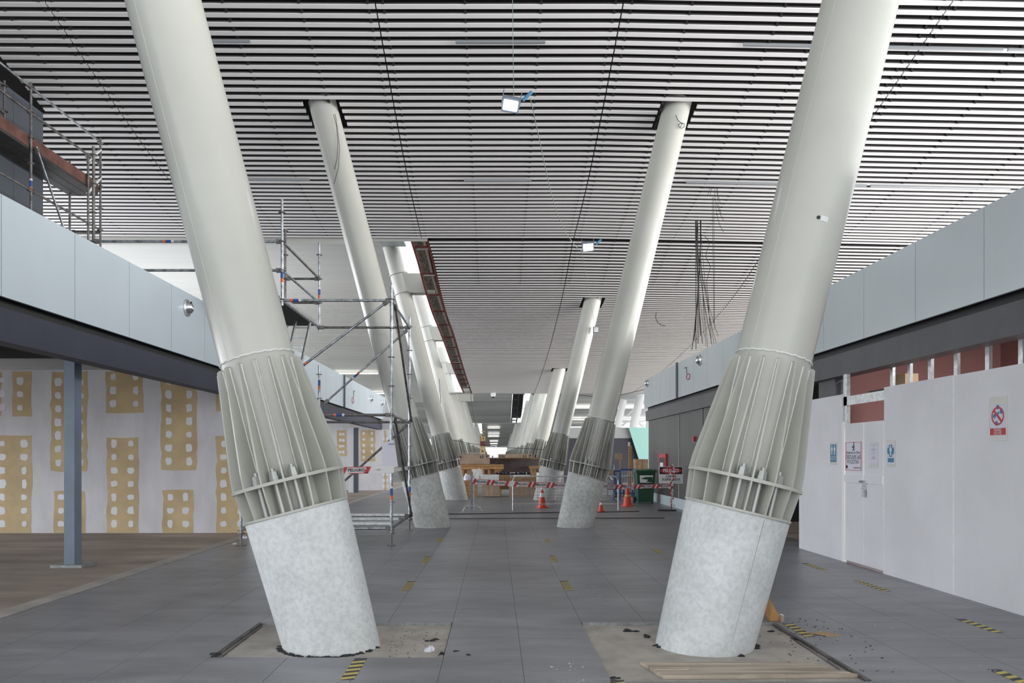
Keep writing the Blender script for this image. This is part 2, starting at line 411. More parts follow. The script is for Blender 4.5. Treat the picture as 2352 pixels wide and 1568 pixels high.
mb.box(-2.19, -.41, 6.868, 6.888, -.024, .004); mb.box(.81, 2.59, 6.868, 6.888, -.024, .004)
mb.build('pit_frame', 'edge', floor)
mb = MB(); mb.bar((-2.178, 5.72, -.004), (-2.178, 6.86, -.004), .018, .014); mb.bar((-2.14, 5.8, -.02), (-2.15, 6.8, -.018), .01, .008); mb.bar((2.582, 5.13, -.004), (2.582, 6.86, -.004), .018, .014); mb.bar((2.53, 5.3, -.02), (2.55, 6.4, -.02), .008, .006); mb.build('pit_angle', 'tubed', floor)
for i in range(2):   # shallow pits at the second columns
    x0 = (.81, -2.19)[i]
    mb = MB(); mb.box(x0, x0 + 1.78, 15.75, 15.77, .0, .003); mb.box(x0, x0 + 1.78, 16.88, 16.9, .0, .003); mb.box(x0 + 1.76, x0 + 1.78, 15.77, 16.88, 0, .003)
    mb.build('joint_strip', 'edge', floor)

# ------------------------------------------------------------ slanted steel columns
def col_matrix(side):
    th = math.atan(LEAN[side]); s = side
    e1 = Vector((math.cos(th), 0, -s * math.sin(th))); e2 = Vector((0, 1, 0)); a = Vector((s * math.sin(th), 0, math.cos(th)))
    return e1, e2, a
def col_parts(side, k, zlow):
    e1, e2, a = col_matrix(side)
    P = lambda r, t, s: e1 * (r * math.cos(t)) + e2 * (r * math.sin(t)) + a * s
    Mx = Matrix(((e1.x, e2.x, a.x, 0), (e1.y, e2.y, a.y, 0), (e1.z, e2.z, a.z, 0), (0, 0, 0, 1)))
    return P, Mx, a
S_C, S_R, S_T = 1.125, 1.375, 2.37
cache = {}
def make_column(side, k):
    P, Mx, a = col_parts(side, k, 0)
    rowname = 'left' if side < 0 else 'right'
    nth = ['nearest', 'second', 'third', 'fourth', 'fifth', 'sixth', 'seventh', 'eighth', 'ninth', 'tenth', 'eleventh', 'twelfth', 'thirteenth', 'fourteenth'][k]
    lab = f'slanted cream steel column on round concrete foot, {nth} in the {rowname} row'
    root = empty('steel_column', (BASEX[side], COLY[k], 0), lab, 'column', 'slanted steel columns in two rows')
    full = k <= 2
    # concrete foot, cut level with the floor
    n = 48 if k < 3 else 20; zf = -.028 if k == 0 else -.002
    key = ('foot', side, k == 0, n)
    if key in cache: cp(cache[key], root)
    else:
        mb = MB(); v = []
        for i in range(n):
            t = 2 * math.pi * i / n; p0 = P(.385, t, 0); s0 = (zf - p0.z) / a.z; v.append(p0 + a * s0)
        for r, s in ((.424, S_C - .012), (.417, S_C)):
            for i in range(n): v.append(P(r, 2 * math.pi * i / n, s))
        f = [(j * n + i, j * n + (i + 1) % n, (j + 1) * n + (i + 1) % n, (j + 1) * n + i) for j in range(2) for i in range(n)]
        f += [tuple(range(n - 1, -1, -1)), tuple(range(2 * n, 3 * n))]
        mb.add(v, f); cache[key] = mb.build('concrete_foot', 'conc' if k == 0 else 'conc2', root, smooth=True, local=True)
    if k < 3 and (k, side) != (0, -1):
        sr = -1.36 if side > 0 else -1.78
        MB().tube(P(.384, sr, .0 - P(.385, sr, 0).z / a.z + .01), P(.423, sr, S_C - .02), .0022, 5).build('formwork_seam', 'seam', root, False, True)
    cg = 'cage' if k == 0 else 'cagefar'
    def part(key, fn):
        key = (key, side, cg)
        if key in cache: return cp(cache[key], root)
        cache[key] = fn(); return cache[key]
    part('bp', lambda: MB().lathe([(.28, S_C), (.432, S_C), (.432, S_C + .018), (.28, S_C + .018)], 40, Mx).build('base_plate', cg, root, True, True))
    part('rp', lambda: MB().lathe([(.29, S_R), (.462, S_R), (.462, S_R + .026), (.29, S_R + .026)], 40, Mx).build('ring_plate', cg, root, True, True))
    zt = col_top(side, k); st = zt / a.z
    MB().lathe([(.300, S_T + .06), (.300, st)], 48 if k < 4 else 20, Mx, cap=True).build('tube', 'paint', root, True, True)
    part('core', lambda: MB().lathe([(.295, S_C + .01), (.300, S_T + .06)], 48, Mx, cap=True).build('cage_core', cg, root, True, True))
    # ribs
    up = [(.29, S_R + .02), (.46, S_R + .02), (.455, S_R + .13), (.345, S_T), (.33, S_T + .012), (.29, S_T + .012)]
    lo = [(.29, S_C + .01), (.428, S_C + .01), (.455, S_R + .01), (.29, S_R + .01)]
    def rib(mb, t):
        dirr = P(1, t, 0); tang = P(1, t + math.pi / 2, 0)
        for pr in (up, lo):
            m_ = len(pr); vs = []
            for w in (-.007, .007):
                for r, s in pr: vs.append(dirr * r + a * s + tang * w)
            mb.add(vs, [tuple(range(m_)), tuple(range(2 * m_ - 1, m_ - 1, -1))] + [(i, m_ + i, m_ + (i + 1) % m_, (i + 1) % m_) for i in range(m_)])
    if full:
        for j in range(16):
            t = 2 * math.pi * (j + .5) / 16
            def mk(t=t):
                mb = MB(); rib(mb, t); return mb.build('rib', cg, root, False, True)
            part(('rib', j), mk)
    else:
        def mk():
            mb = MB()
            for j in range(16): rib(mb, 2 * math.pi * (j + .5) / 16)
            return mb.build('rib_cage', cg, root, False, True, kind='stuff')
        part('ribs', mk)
    if k <= 2:
        def weld():
            mb = MB(); n_ = 60
            pts = [P(.303, 2 * math.pi * i / n_, S_T + .06 + .004 * math.sin(i * 2.3)) for i in range(n_ + 1)]
            mb.path(pts, .007, 5); m2 = MB(); tw = -math.pi / 2 + (-.55 if side < 0 else -1.0)
            s_ = S_T + .06; pr = P(.299, tw, s_)
            while s_ < st: 
                q = P(.299, tw, min(st, s_ + .25)); m2.tube(pr, q, .004, 5); pr = q; s_ += .25
            m2.build('long_seam', 'paint', root, True, True)
            return mb.build('weld_seam', 'weld', root, True, True)
        part('weld', weld)
        def beads():
            mb = MB(); rr = random.Random(4)
            for j_ in range(16):
                for dt in (-.032, .032):
                    t = 2 * math.pi * (j_ + .5) / 16 + dt; s_ = S_R + .04; p0 = P(.303, t, s_)
                    while s_ < S_T - .02:
                        s2 = s_ + rr.uniform(.04, .09); q0 = P(.303 + rr.uniform(-.0015, .0015), t + rr.uniform(-.004, .004), min(s2, S_T)); mb.tube(p0, q0, .006, 5, caps=False); p0 = q0; s_ = s2
            return mb.build('rib_weld', 'weld', root, True, True, kind='stuff')
        part('beads', beads)
        for j in ((11, 12, 13, 4, 5) if side < 0 else (11, 12, 13, 14, 4, 5)):
            t = 2 * math.pi * j / 16 + (0 if side > 0 else -.0)
            def mk(t=t):
                mb = MB(); mb.tube(P(.375, t, S_C + .015), P(.375, t, S_R + .125), .0175, 10)
                return mb.build('tension_rod', 'rod', root, True, True)
            r_ = part(('rod', j), mk)
            key = ('nut', side, j)
            if key in cache: cp(cache[key], r_)
            else:
                mb = MB(); mb.tube(P(.375, t, S_R + .026), P(.375, t, S_R + .062), .040, 6); mb.tube(P(.375, t, S_R + .062), P(.375, t, S_R + .098), .036, 6)
                cache[key] = mb.build('nut', 'nut', r_, False, True)
    return root
for k in range(14):
    for s in (-1, 1): 
        c = make_column(s, k)
        if k == 0:
            P, Mx, a = col_parts(s, 0, 0)
            if s > 0:   # drilled hole with a pale primer patch
                b = PT(1880, 499, COLY[0] - .3) - c.location
                d = Vector((b.x, b.y, b.z)); 
                ss = d.dot(a); t0 = math.atan2((d - a * ss).y, (d - a * ss).dot(Vector(Mx.col[0][:3])))
                mb = MB(); mb.tube(P(.296, t0, ss), P(.3025, t0, ss), .015, 14); mb.build('bolt_hole', 'black', c, False, True)
                mb = MB(); v = []; 
                for tt in (0.06, .16, .27):
                    for ds in (-.02, .022): v.append(P(.3018, t0 + tt, ss + ds))
                mb.add(v, [(0, 2, 3, 1), (2, 4, 5, 3)]); mb.build('primer_patch', 'white2', c, False, True)
            # torn black sealant round the foot
            mb = MB(); rr = random.Random(3 if s < 0 else 5)
            for i in range(34):
                t = -math.pi * (.05 + .9 * i / 33) if s < 0 else -math.pi * rr.choice([.02, .04, .07, .1, .93, .97, .35])
                if s < 0 and rr.random() < .25: continue
                blob(mb, c.location + Vector((.41 * math.cos(t), .40 * math.sin(t), -.026)), rr.uniform(.02, .05), rr.uniform(.008, .018), rr.uniform(.006, .02), 7, i)
            mb.build('sealant', 'rub', c, kind=None)
# cut formwork seam on the feet
for s, t_ in ((1, -1.33), (-1, -1.9)):
    pass

# ------------------------------------------------------------ left and right shop fronts
def front(side, a, joints, ztop, zbot, zbeam, m_p, m_b, y0, y1, name, lab):
    s = side; x = s * a
    back = MB().box(*sorted((x + s * .035, x + s * .30)), y0, y1, zbot + .02, ztop - .01).build(name, 'black', label=lab, kind='structure')
    for i in range(len(joints) - 1):
        MB().box(*sorted((x, x + s * .034)), joints[i] + .005, joints[i + 1] - .005, zbot, ztop).build('panel', m_p, back)
    MB().box(*sorted((x + s * .05, x + s * .30)), y0, y1, zbeam, zbot - .10).build('beam', m_b, back)
    MB().box(*sorted((x + s * .13, x + s * .28)), y0, y1, zbot - .10, zbot + .02).build('shadow_gap', 'black', back)
    return back
jl = [7.64 + 1.335 * i for i in range(-6, 21)]
fl = front(-1, 5.1, jl, EYE + .53 * 5.1, EYE + .324 * 5.1, EYE + .2355 * 5.1, 'fascia', 'beam', jl[0], jl[-1], 'wall_left', 'left shop front fascia of blue grey panels over a dark beam')
jr = [8.03 + 1.31 * i for i in range(-6, 15)]
fr = front(1, 5.3, jr, EYE + .51 * 5.3, EYE + .3195 * 5.3, EYE + .235 * 5.3, 'fascia_r', 'beam_r', jr[0], jr[-1], 'wall_right', 'right shop front fascia of pale grey panels over a graphite beam')
mb = MB(); mb.box(-5.10, -5.06, 24.85, 25.0, EYE + .324 * 5.1 - .02, EYE + .53 * 5.1 + .02); mb.build('cover_strip', 'darkwall', fl)
mb = MB(); mb.box(5.26, 5.30, 21.5, 21.62, EYE + .3195 * 5.3 - .02, EYE + .51 * 5.3 + .02); mb.build('cover_strip', 'darkwall', fr)
# flat roofs of both shop blocks
MB().box(-14, -5.40, -.37, 34.3, 3.9, 3.98).build('ceiling', 'grime', label='dark flat roof slab over the left shop', kind='structure')
MB().box(5.6, 13, .2, 26, 3.95, 4.02).build('ceiling', 'grime', label='flat roof slab over the right shop', kind='structure')
MB().box(-14, -5.40, -.37, 34.3, 3.98, 4.0).build('bounce_left', 'compound', label='pale sheet added on the left shop roof to bounce light', kind='structure')  # unseen pale sheet, added to bounce light up to the ceiling
MB().box(5.6, 13, .2, 26, 4.02, 4.05).build('bounce_right', 'compound', label='pale sheet added on the right shop roof to bounce light', kind='structure')  # likewise added out of view to throw light upward
# steel framing under the left roof
mb = MB()
for yy in (5.5, 8.5, 11.5, 14.4): mb.box(-14, -5.41, yy, yy + .15, 3.45, 3.75)
mb.bar((-5.6, 14.3, 3.55), (-11, 9, 3.55), .12, .12); mb.bar((-14, 12.5, 3.5), (-6, 12.5, 3.5), .1, .1)
mb.build('trim_1', 'rail', label='dark roof steelwork inside the left shop', kind='structure')
# blue grey post
p = FL(165, 1300)
root = empty('steel_post', (p.x, p.y, 0), 'blue grey square steel post standing on a base plate in front of the patched drywall', 'post')
MB().box(p.x - .075, p.x + .07, p.y - .06, p.y + .12, .035, 3.45).build('shaft', 'post', root)
MB().box(p.x - .22, p.x + .22, p.y - .15, p.y + .25, -.004, .035).build('base_plate', 'edge', root)
# patched drywall wall
def drywall(name, lab, Yw, x0, x1, ztop, rects, dots, org, seed):
    w = MB().box(x0, x1, Yw, Yw + .12, -.004, ztop).build(name, 'compound', label=lab, kind='structure')
    rr = random.Random(seed)
    for (xa, xb, za, zb) in rects:
        poly = []
        def wob(): return rr.uniform(-.022, .022)
        n = max(3, int((zb - za) / .16)); m_ = max(2, int((xb - xa) / .2))
        for i in range(m_): poly.append((xa + (xb - xa) * i / m_, za + (wob() * .6 if za > .02 else 0)))
        for i in range(n): poly.append((xb + wob(), za + (zb - za) * i / n))
        for i in range(m_): poly.append((xb - (xb - xa) * i / m_, zb + wob() * .6))
        for i in range(n): poly.append((xa + wob(), zb - (zb - za) * i / n))
        MB().prism(poly, (0, Yw, 0), UX, UZ, .0025).build('board_patch', 'board', w)
        # dabs over the screws
        zz = za + .18; mb = MB()
        while zz < zb - .1:
            for xx in (xa + .15, xb - .15):
                if xb - xa < .4 and xx > xa + .2: continue
                q = []; rx, rz = rr.uniform(.05, .075), rr.uniform(.055, .09); nn = 9
                for i in range(nn):
                    t = 2 * math.pi * i / nn; sgn = lambda c: math.copysign(abs(c) ** .6, c)
                    q.append((xx + rx * sgn(math.cos(t)) * rr.uniform(.8, 1.15) + .0, zz + rz * sgn(math.sin(t)) * rr.uniform(.8, 1.15)))
                mb.prism(q, (0, Yw - .0026, 0), UX, UZ, .0015)
            zz += .27
        if mb.v: mb.build('compound_dab', 'white', w, kind='stuff')
    return w
Yw = 14.95; sc = Yw / F
def cr(x0, x1, y0, y1):     # crop coordinates of the zoomed wall -> metres
    f = lambda x: (x / 2.613 - CX) * sc; g = lambda y: EYE + (CY - (800 + y / 2.613)) * sc
    return (f(x0), f(x1), max(0, g(y1)), g(y0))
R = [cr(-30, 190, 520, 1115), cr(75, 190, 140, 410), cr(-30, 10, 140, 405), cr(305, 525, 140, 738), cr(322, 508, 855, 1118), cr(635, 860, 140, 385), cr(640, 830, 535, 1118),
     cr(968, 1180, 140, 730), cr(977, 1158, 850, 1118), cr(1297, 1480, 140, 375), cr(1298, 1490, 525, 1118)]
p_ = cr(0, 335, 0, 0)[1] - cr(0, 0, 0, 0)[0]
for i in range(2, 7):
    R.append((R[0][0] - p_ * i, R[0][0] - p_ * i + .75, 0 if i % 2 == 0 else 1.3, 2.0 if i % 2 == 0 else 3.29))
drywall('wall_back', 'drywall partition with tan boards and white jointing compound behind the steel post', Yw, -14, -5.35, EYE + 198 * sc, R, None, None, 4)
Yw2 = 33.6; s2 = Yw2 / F
drywall('wall_far', 'far drywall partition with tan board seen behind the scaffold', Yw2, -9, -4.75, 3.9,
        [((828 - CX) * s2, (862 - CX) * s2, EYE - 12 * s2, 2.72), ((774 - CX) * s2, (796 - CX) * s2, EYE, 2.72), ((882 - CX) * s2, (888 - CX) * s2, 0, 2.7)], None, None, 9)
MB().box(-14.1, -14, -.3, 15, 2.3, 3.9).build('wall_side', 'darkwall', label='dark side wall of the left shop', kind='structure')  # unseen wall, left open below to let daylight onto the drywall
q = FL(817, 1131)
MB().box(q.x - .09, q.x + .1, q.y, q.y + .15, -.002, 2.75).build('trim_2', 'darkwall', label='dark steel post in front of the far drywall', kind='structure')
MB().box(q.x - .32, q.x - .1, q.y + .05, q.y + .15, -.002, 2.75).build('trim_3', 'white', label='pale door jamb beside the far dark post', kind='structure')
# dark clad block above the left shop roof
blk = MB().box(-14, -9.93, 0, 16.2, 4.0, EYE + interp(T1, 16.2) - .02).build('wall_upper', 'black', label='slate blue clad wall above the left shop roof', kind='structure')
for i, (ya, yb) in enumerate(((11.2, 13.2), (13.2, 15.2), (15.2, 16.2))):
    for za, zb in ((4.0, 6.3), (6.3, 8.0), (8.0, 9.05)):
        if zb > EYE + interp(T1, yb): zb = EYE + interp(T1, yb) - .02
        t_ = MB().box(-9.93, -9.9, ya + .004, yb - .004, za + .004, zb - .004).build('panel', 'darkwall', blk)
MB().box(-9.93, -9.9, 0, 11.196, 4.0, 10.4).build('panel', 'darkwall', blk)
# right shop interior
MB().box(8.6, 8.7, .3, 17, 0, 3.95).build('wall_inner', 'maroon', label='dusty maroon wall inside the right shop', kind='structure')
MB().box(5.65, 8.6, 12.6, 12.7, 0, 3.95).build('wall_partition', 'maroon', label='maroon partition behind the hoarding', kind='structure')
MB().box(8.7, 13, .2, .3, 0, 3.95).build('wall_near', 'maroon', label='near closing wall of the right shop', kind='structure')
# ------------------------------------------------------------ white hoarding with double door
HX = 5.12
def hy(px): return HX * F / (px - CX)
hoard = empty('hoarding', (HX, 9, 0), 'white painted board hoarding with a locked double door, along the right shop front', 'hoarding')
def hpanel(pa, pb, z0, z1_, name='board', m='white', x=HX, th=.02):
    ya, yb = (hy(pb) if pb else 6.77), hy(pa)
    return MB().box(x, x + th, ya + .006, yb - .006, z0, z1_).build(name, m, hoard)
def edge_strip(px, z0, z1_):
    y_ = hy(px); mb = MB(); rr = random.Random(int(px)); z = z0
    while z < z1_:
        h = rr.uniform(.03, .12); w = rr.uniform(.004, .013); mb.box(HX - .0015, HX + .001, y_ - w, y_ + w, z, min(z1_, z + h)); z += h
    mb.build('chipped_edge', 'edgew', hoard)
hpanel(1835, 1935, .0, 2.46); hpanel(2030, 2190, 0, 2.455); hpanel(2190, None, 0, 2.45)
for ya_ in (5.27, 3.77, 2.27): MB().box(HX, HX + .02, ya_ + .006, ya_ + 1.494, 0, 2.45).build('board', 'white', hoard)
MB().box(HX - .01, HX + .03, hy(1940), hy(1935), 0, 2.05).build('door_post', 'edgew', hoard)
MB().box(HX + .02, HX + .07, hy(2032), hy(1934), 2.29, 2.42).build('metal_header', 'galv', hoard)
MB().box(HX + .02, HX + .07, hy(1942), hy(1934), 2.0, 2.75).build('metal_stud', 'galv', hoard)
dz = [0.03, 1.28]
for pa, pb in ((1941, 1983.5), (1984.5, 2029)):
    d_ = hpanel(pa, pb, .035, 2.02, 'door')
    MB().box(HX - .012, HX, hy(pb) + .006, hy(pa) - .006, 1.17, 1.28).build('rail', 'white', d_)
edge_strip(2190, 0, 2.44); edge_strip(2030, 0, 2.0); edge_strip(1984, .05, 1.15)
lock = empty('padlock', (HX - .03, hy(1986), 1.0), 'brass and steel padlock hanging on the hasp of the hoarding door', 'padlock')
y_ = hy(1986)
MB().box(HX - .045, HX - .012, y_ - .055, y_ - .005, .985, 1.09).build('lock_body', 'galv', lock)
mb = MB(); mb.path([(HX - .03, y_ - .012, 1.09), (HX - .03, y_ - .012, 1.13), (HX - .03, y_ - .03, 1.145), (HX - .03, y_ - .048, 1.13), (HX - .03, y_ - .048, 1.09)], .005, 8); mb.build('shackle', 'tube', lock, True)
mb = MB(); mb.bar((HX - .02, y_ + .12, 1.185), (HX - .02, y_ - .08, 1.17), .012, .03, (1, 0, 0)); mb.tube((HX - .03, y_ + .08, 1.2), (HX - .03, y_ - .05, 1.2), .009, 8); mb.tube((HX - .03, y_ + .03, 1.2), (HX - .03, y_ + .03, 1.05), .006, 6); mb.build('hasp', 'tube', lock)
# studs behind the hoarding
ph = MB()
for i, px in enumerate((2052, 2092, 2140, 2200, 2273, 2350)):
    y_ = 5.75 * F / (px - CX); z0 = EYE + .125 * 5.75; z0 = 2.62
    MB().box(5.72, 5.76, y_ - .035, y_ + .035, 2.52, 3.2).build('metal_stud', 'galv', fr)
MB().box(5.70, 5.78, 6.9, 11.3, 2.50, 2.54).build('stud_track', 'rail', fr)
MB().box(6.2, 6.4, 11.2, 11.6, 2.2, 2.8).build('board_offcut', 'tan', fr)
MB().box(5.55, 5.58, 11.75, 12.3, 2.45, 2.75).build('metal_stud', 'galv', fr)
MB().box(5.46, 5.62, 11.9, 12.5, 0, 2.80).build('trim_4', 'beam_r', label='dark end post of the right shop front behind the hoarding', kind='structure')
lamp = bpy.data.lights.new('shop_fill', 'AREA'); lamp.energy = 130; lamp.size = 1.2; lo_ = bpy.data.objects.new('shop_fill', lamp); COL.objects.link(lo_); lo_.location = (7.2, 9.0, 3.8)  # fill lamp added out of sight to brighten the maroon shop walls
# ------------------------------------------------------------ signs on the hoarding
def rsign(pxa, pxb, pyt, pyb, name, lab, m, cat='sign', x=HX - .004, rel=1.0, th=.003):
    """a flat sheet on the right hoarding; returns object and a placing function (u,v in 0..1)"""
    ya, yb = hy(pxa), hy(pxb); k = (ya + yb) / 2 / F
    zt, zb = EYE + (CY - pyt) * k, EYE + (CY - pyb) * k
    o = MB().box(x, x + th, yb, ya, zb, zt).build(name, m, label=lab, cat=cat)
    W_, H_ = ya - yb, zt - zb
    def at(u, v, d=.0012): return Vector((x - d, ya - u * W_, zb + v * H_))
    return o, at, W_, H_
def rrect(at, o, u0, u1, v0, v1, m, name='print', d=.0008):
    a_, b_ = at(u0, v0, d), at(u1, v1, d)
    return MB().box(a_.x, a_.x + d * .9, min(a_.y, b_.y), max(a_.y, b_.y), a_.z, b_.z).build(name, m, o)
def disc_poly(cx, cy, r, n=28): return [(cx + r * math.cos(2 * math.pi * i / n), cy + r * math.sin(2 * math.pi * i / n)) for i in range(n)]
def ring(mb, c, u, v, r0, r1, n=36, t=.0006):
    c = Vector(c); nn = u.cross(v)
    for i in range(n):
        t0, t1 = 2 * math.pi * i / n, 2 * math.pi * (i + 1) / n
        mb.prism([(r0 * math.cos(t0), r0 * math.sin(t0)), (r1 * math.cos(t0), r1 * math.sin(t0)), (r1 * math.cos(t1), r1 * math.sin(t1)), (r0 * math.cos(t1), r0 * math.sin(t1))], c, u, v, t)
o, at, w, h = rsign(1942.5, 1979, 1015, 1080, 'notice_board', 'white notice with red border reading DISCULPE LAS MOLESTIAS on the hoarding door', 'paper')
mb = MB()
for (a0, a1, b0, b1) in ((.0, 1, .985, 1), (0, 1, 0, .015), (0, .03, 0, 1), (.97, 1, 0, 1)):
    p0, p1 = at(a0, b0), at(a1, b1); mb.box(p0.x, p0.x + .001, min(p0.y, p1.y), max(p0.y, p1.y), p0.z, p1.z)
mb.build('border', 'red', o)
text('Estamos en Obra', .058, at(.5, .63), UR, UZ, 'ink', o, bold=.0005, fit=w * .86)
text('DISCULPE LAS', .080, at(.5, .465), UR, UZ, 'ink', o, bold=.0008, fit=w * .90)
text('MOLESTIAS', .080, at(.48, .30), UR, UZ, 'ink', o, fit=w * .74)
rrect(at, o, .52, .74, .08, .115, 'red'); rrect(at, o, .74, .96, .08, .115, 'signblue'); rrect(at, o, .04, .15, .07, .18, 'ink')
mb = MB()  # little worker pictogram
pc_ = at(.54, .84); q_ = .45
mb.prism([(x * q_, y * q_) for x, y in [(-.03, -.09), (.03, -.09), (.04, .02), (.02, .08), (-.02, .08), (-.03, .0)]], pc_, UR, UZ, .001); mb.prism([(x * q_, y * q_) for x, y in disc_poly(.0, .115, .028, 12)], pc_, UR, UZ, .001)
mb.prism([(x * q_, y * q_) for x, y in disc_poly(-.085, -.01, .03, 12)], pc_, UR, UZ, .001); mb.prism([(x * q_, y * q_) for x, y in [(-.10, -.125), (.05, -.125), (.05, -.10), (-.10, -.10)]], pc_, UR, UZ, .001)
mb.build('pictogram', 'ink', o)
def figure(mb, c, s, u=UR):
    mb.prism(disc_poly(0, .42 * s, .09 * s, 12), c, u, UZ, .0008)
    mb.prism([(-.14 * s, .30 * s), (.14 * s, .30 * s), (.2 * s, -.02 * s), (.13 * s, -.02 * s), (.09 * s, .15 * s), (.1 * s, -.45 * s), (.02 * s, -.45 * s), (0, -.08 * s), (-.02 * s, -.45 * s), (-.1 * s, -.45 * s), (-.09 * s, .15 * s), (-.13 * s, -.02 * s), (-.2 * s, -.02 * s)], c, u, UZ, .0008)
o, at, w, h = rsign(1907, 1922.5, 1015, 1067, 'safety_sign', 'narrow blue safety sign with two white figures on the far board of the hoarding', 'plasticw')
rrect(at, o, .06, .94, .12, .90, 'signblue', d=.001)
mb = MB(); figure(mb, at(.70, .64, .0016), .15); figure(mb, at(.3, .64, .0016), .15); mb.build('pictogram', 'white2', o)
for v_, t_ in ((.36, 'USE SIEMPRE'), (.29, 'ARNES DE'), (.22, 'SEGURIDAD')): text(t_, .022, at(.5, v_, .0016), UR, UZ, 'white2', o, fit=w * .7)
o, at, w, h = rsign(1997, 2017, 1016, 1073, 'paper_notice', 'lilac typed sheet in a clear sleeve on the right leaf of the hoarding door', 'plasticw', 'notice')
rrect(at, o, .03, .97, .15, .96, 'paper', 'sheet', d=.001)
mb = MB(); rr = random.Random(2)
for v_ in (.91, .86, .82, .75, .73, .71, .66, .60, .56, .50, .42, .40, .38, .36, .34):
    hw = rr.uniform(.1, .34); p0, p1 = at(.5 - hw, v_, .0016), at(.5 + hw, v_ + .008, .0016); mb.box(p0.x, p0.x + .0005, min(p0.y, p1.y), max(p0.y, p1.y), p0.z, p1.z)
mb.build('typed_lines', 'lampbody', o, kind='stuff')
o, at, w, h = rsign(2037.5, 2057, 1010, 1072, 'safety_sign', 'white sign with round blue emblem of a figure, right of the hoarding door', 'plasticw')
rrect(at, o, .04, .97, .10, .90, 'paper', 'sheet', d=.001)
mb = MB(); mb.prism(disc_poly(0, 0, w * .40), at(.48, .60, .0016), UR, UZ, .0006); mb.build('blue_print', 'signblue', o); rrect(at, o, .14, .86, .17, .33, 'signblue', 'caption_band', .0018)
mb = MB(); figure(mb, at(.48, .60, .0026), .14)
for dx, dy in ((.13, .11), (-.13, .11), (.12, -.12), (-.12, -.12)): mb.prism(disc_poly(dx * w * 1.9, dy * w * 2.2, .012, 8), at(.48, .60, .0026), UR, UZ, .0006)
mb.build('pictogram', 'white2', o)
o, at, w, h = rsign(2272.5, 2314, 910, 1012, 'prohibition_sign', 'red crossed circle sign reading PROHIBIDO UTILIZAR MULTITOMA on the nearest hoarding board', 'plasticw')
rrect(at, o, .07, .93, .12, .84, 'paper', 'sheet', d=.001)
rrect(at, o, .07, .93, .13, .285, 'red', 'red_band', d=.0018)
mb = MB(); c0 = at(.5, .56, .002); R_ = w * .35; ring(mb, c0, UR, UZ, R_ * .82, R_); mb.bar(c0 + UR * (-R_ * .66) + UZ * R_ * .66 + Vector((-.0008, 0, 0)), c0 + UR * (R_ * .66) - UZ * R_ * .66 + Vector((-.0008, 0, 0)), .026, .0006, (1, 0, 0)); mb.build('crossed_ring', 'red', o)
mb = MB()
for dx, dy, r in ((.0, .09, .025), (.055, .045, .028), (-.05, .0, .024), (-.02, -.075, .026), (.01, .03, .015)): mb.prism(disc_poly(dx, dy, r, 7), at(.5, .56, .0016), UR, UZ, .0006)
mb.build('blue_print', 'signblue', o)
for v_, t_ in ((.25, 'PROHIBIDO'), (.205, 'UTILIZAR'), (.16, 'MULTITOMA')): text(t_, .036, at(.5, v_, .0028), UR, UZ, 'white2', o, fit=w * .42)
# ------------------------------------------------------------ charcoal cladding beyond the hoarding
clad = MB().box(5.45, 5.6, 17.6, 26.2, 0, EYE + .3195 * 5.3 - .1).build('wall_clad', 'black', label='charcoal metal cladding below the far right fascia', kind='structure')
for ya, yb in ((17.6, 19.3), (19.35, 21.8), (21.87, 24.0), (24.0, 26.2)):
    MB().box(5.42, 5.45, ya + .005, yb - .005, .31, EYE + .3195 * 5.3 - .12).build('panel', 'darkwall2', clad)
MB().box(5.405, 5.45, 21.8, 21.86, 0, 3.1).build('joint_strip', 'plank', clad)
for ya, yb in ((17.6, 20.2), (20.2, 22.6), (22.6, 26.2)): MB().box(5.40, 5.44, ya + .01, yb - .01, -.002, .30).build('plinth_panel', 'fascia', clad)
MB().box(5.9, 9, 17.5, 17.6, 0, 3.9).build('wall_recess', 'black', label='black recess wall beside the charcoal cladding', kind='structure')
MB().box(5.6, 9, 26.1, 26.2, 0, 3.9).build('wall_end', 'darkwall2', label='end wall of the right shop block', kind='structure')
# fire hose cabinet
fy0, fy1 = 5.38 * F / (1530 - CX), 5.38 * F / (1514 - CX)
root = empty('hose_cabinet', (5.38, (fy0 + fy1) / 2, 1.15), 'red fire hose cabinet on the charcoal cladding behind the danger sign', 'cabinet')
MB().box(5.36, 5.42, fy0, fy1, 1.1, 1.62).build('cabinet_body', 'red', root)
MB().box(5.355, 5.36, fy0 + .12, fy1 - .12, 1.16, 1.5).build('window_pane', 'black', root)
mb = MB(); mb.box(5.35, 5.355, fy0 + .3, fy0 + .75, 1.13, 1.34); mb.build('notice_sheet', 'white2', root)
MB().box(5.36, 5.42, 5.4*F/457.0 - .06, 5.4*F/457.0 + .06, 1.95, 2.08).build('call_point', 'red', label='small red alarm box on the charcoal cladding', cat='alarm')
# ------------------------------------------------------------ domes and markings on the fascias
def dome(x, s, px, py, r, lab, grp='mirror domes on the fascias'):
    y_ = abs(x) * F / abs(px - CX); z_ = EYE + (CY - py) * y_ / F
    root = empty('air_nozzle', (x, y_, z_), lab, 'nozzle', grp)
    n = Vector((s, 0, 0)); m = Matrix(((0, 0, s, x), (0, 1, 0, y_), (1, 0, 0, z_), (0, 0, 0, 1)))
    MB().lathe([(r, 0), (r * .98, .02), (r * .82, .035), (r * .78, .01)], 32, m).build('flange', 'galv', root, True)
    MB().lathe([(r * .76, .0), (r * .72, .035), (r * .62, .07), (r * .45, .098), (r * .22, .114), (.005, .118)], 32, m).build('ball', 'chrome', root, True)
    MB().lathe([(.03, 0), (.028, .01), (.001, .012)], 12, Matrix(((0, 0, s, x + s * .078), (0, 1, 0, y_ - .02), (1, 0, 0, z_ + r * .5), (0, 0, 0, 1)))).build('mouth', 'black', root)
    return root
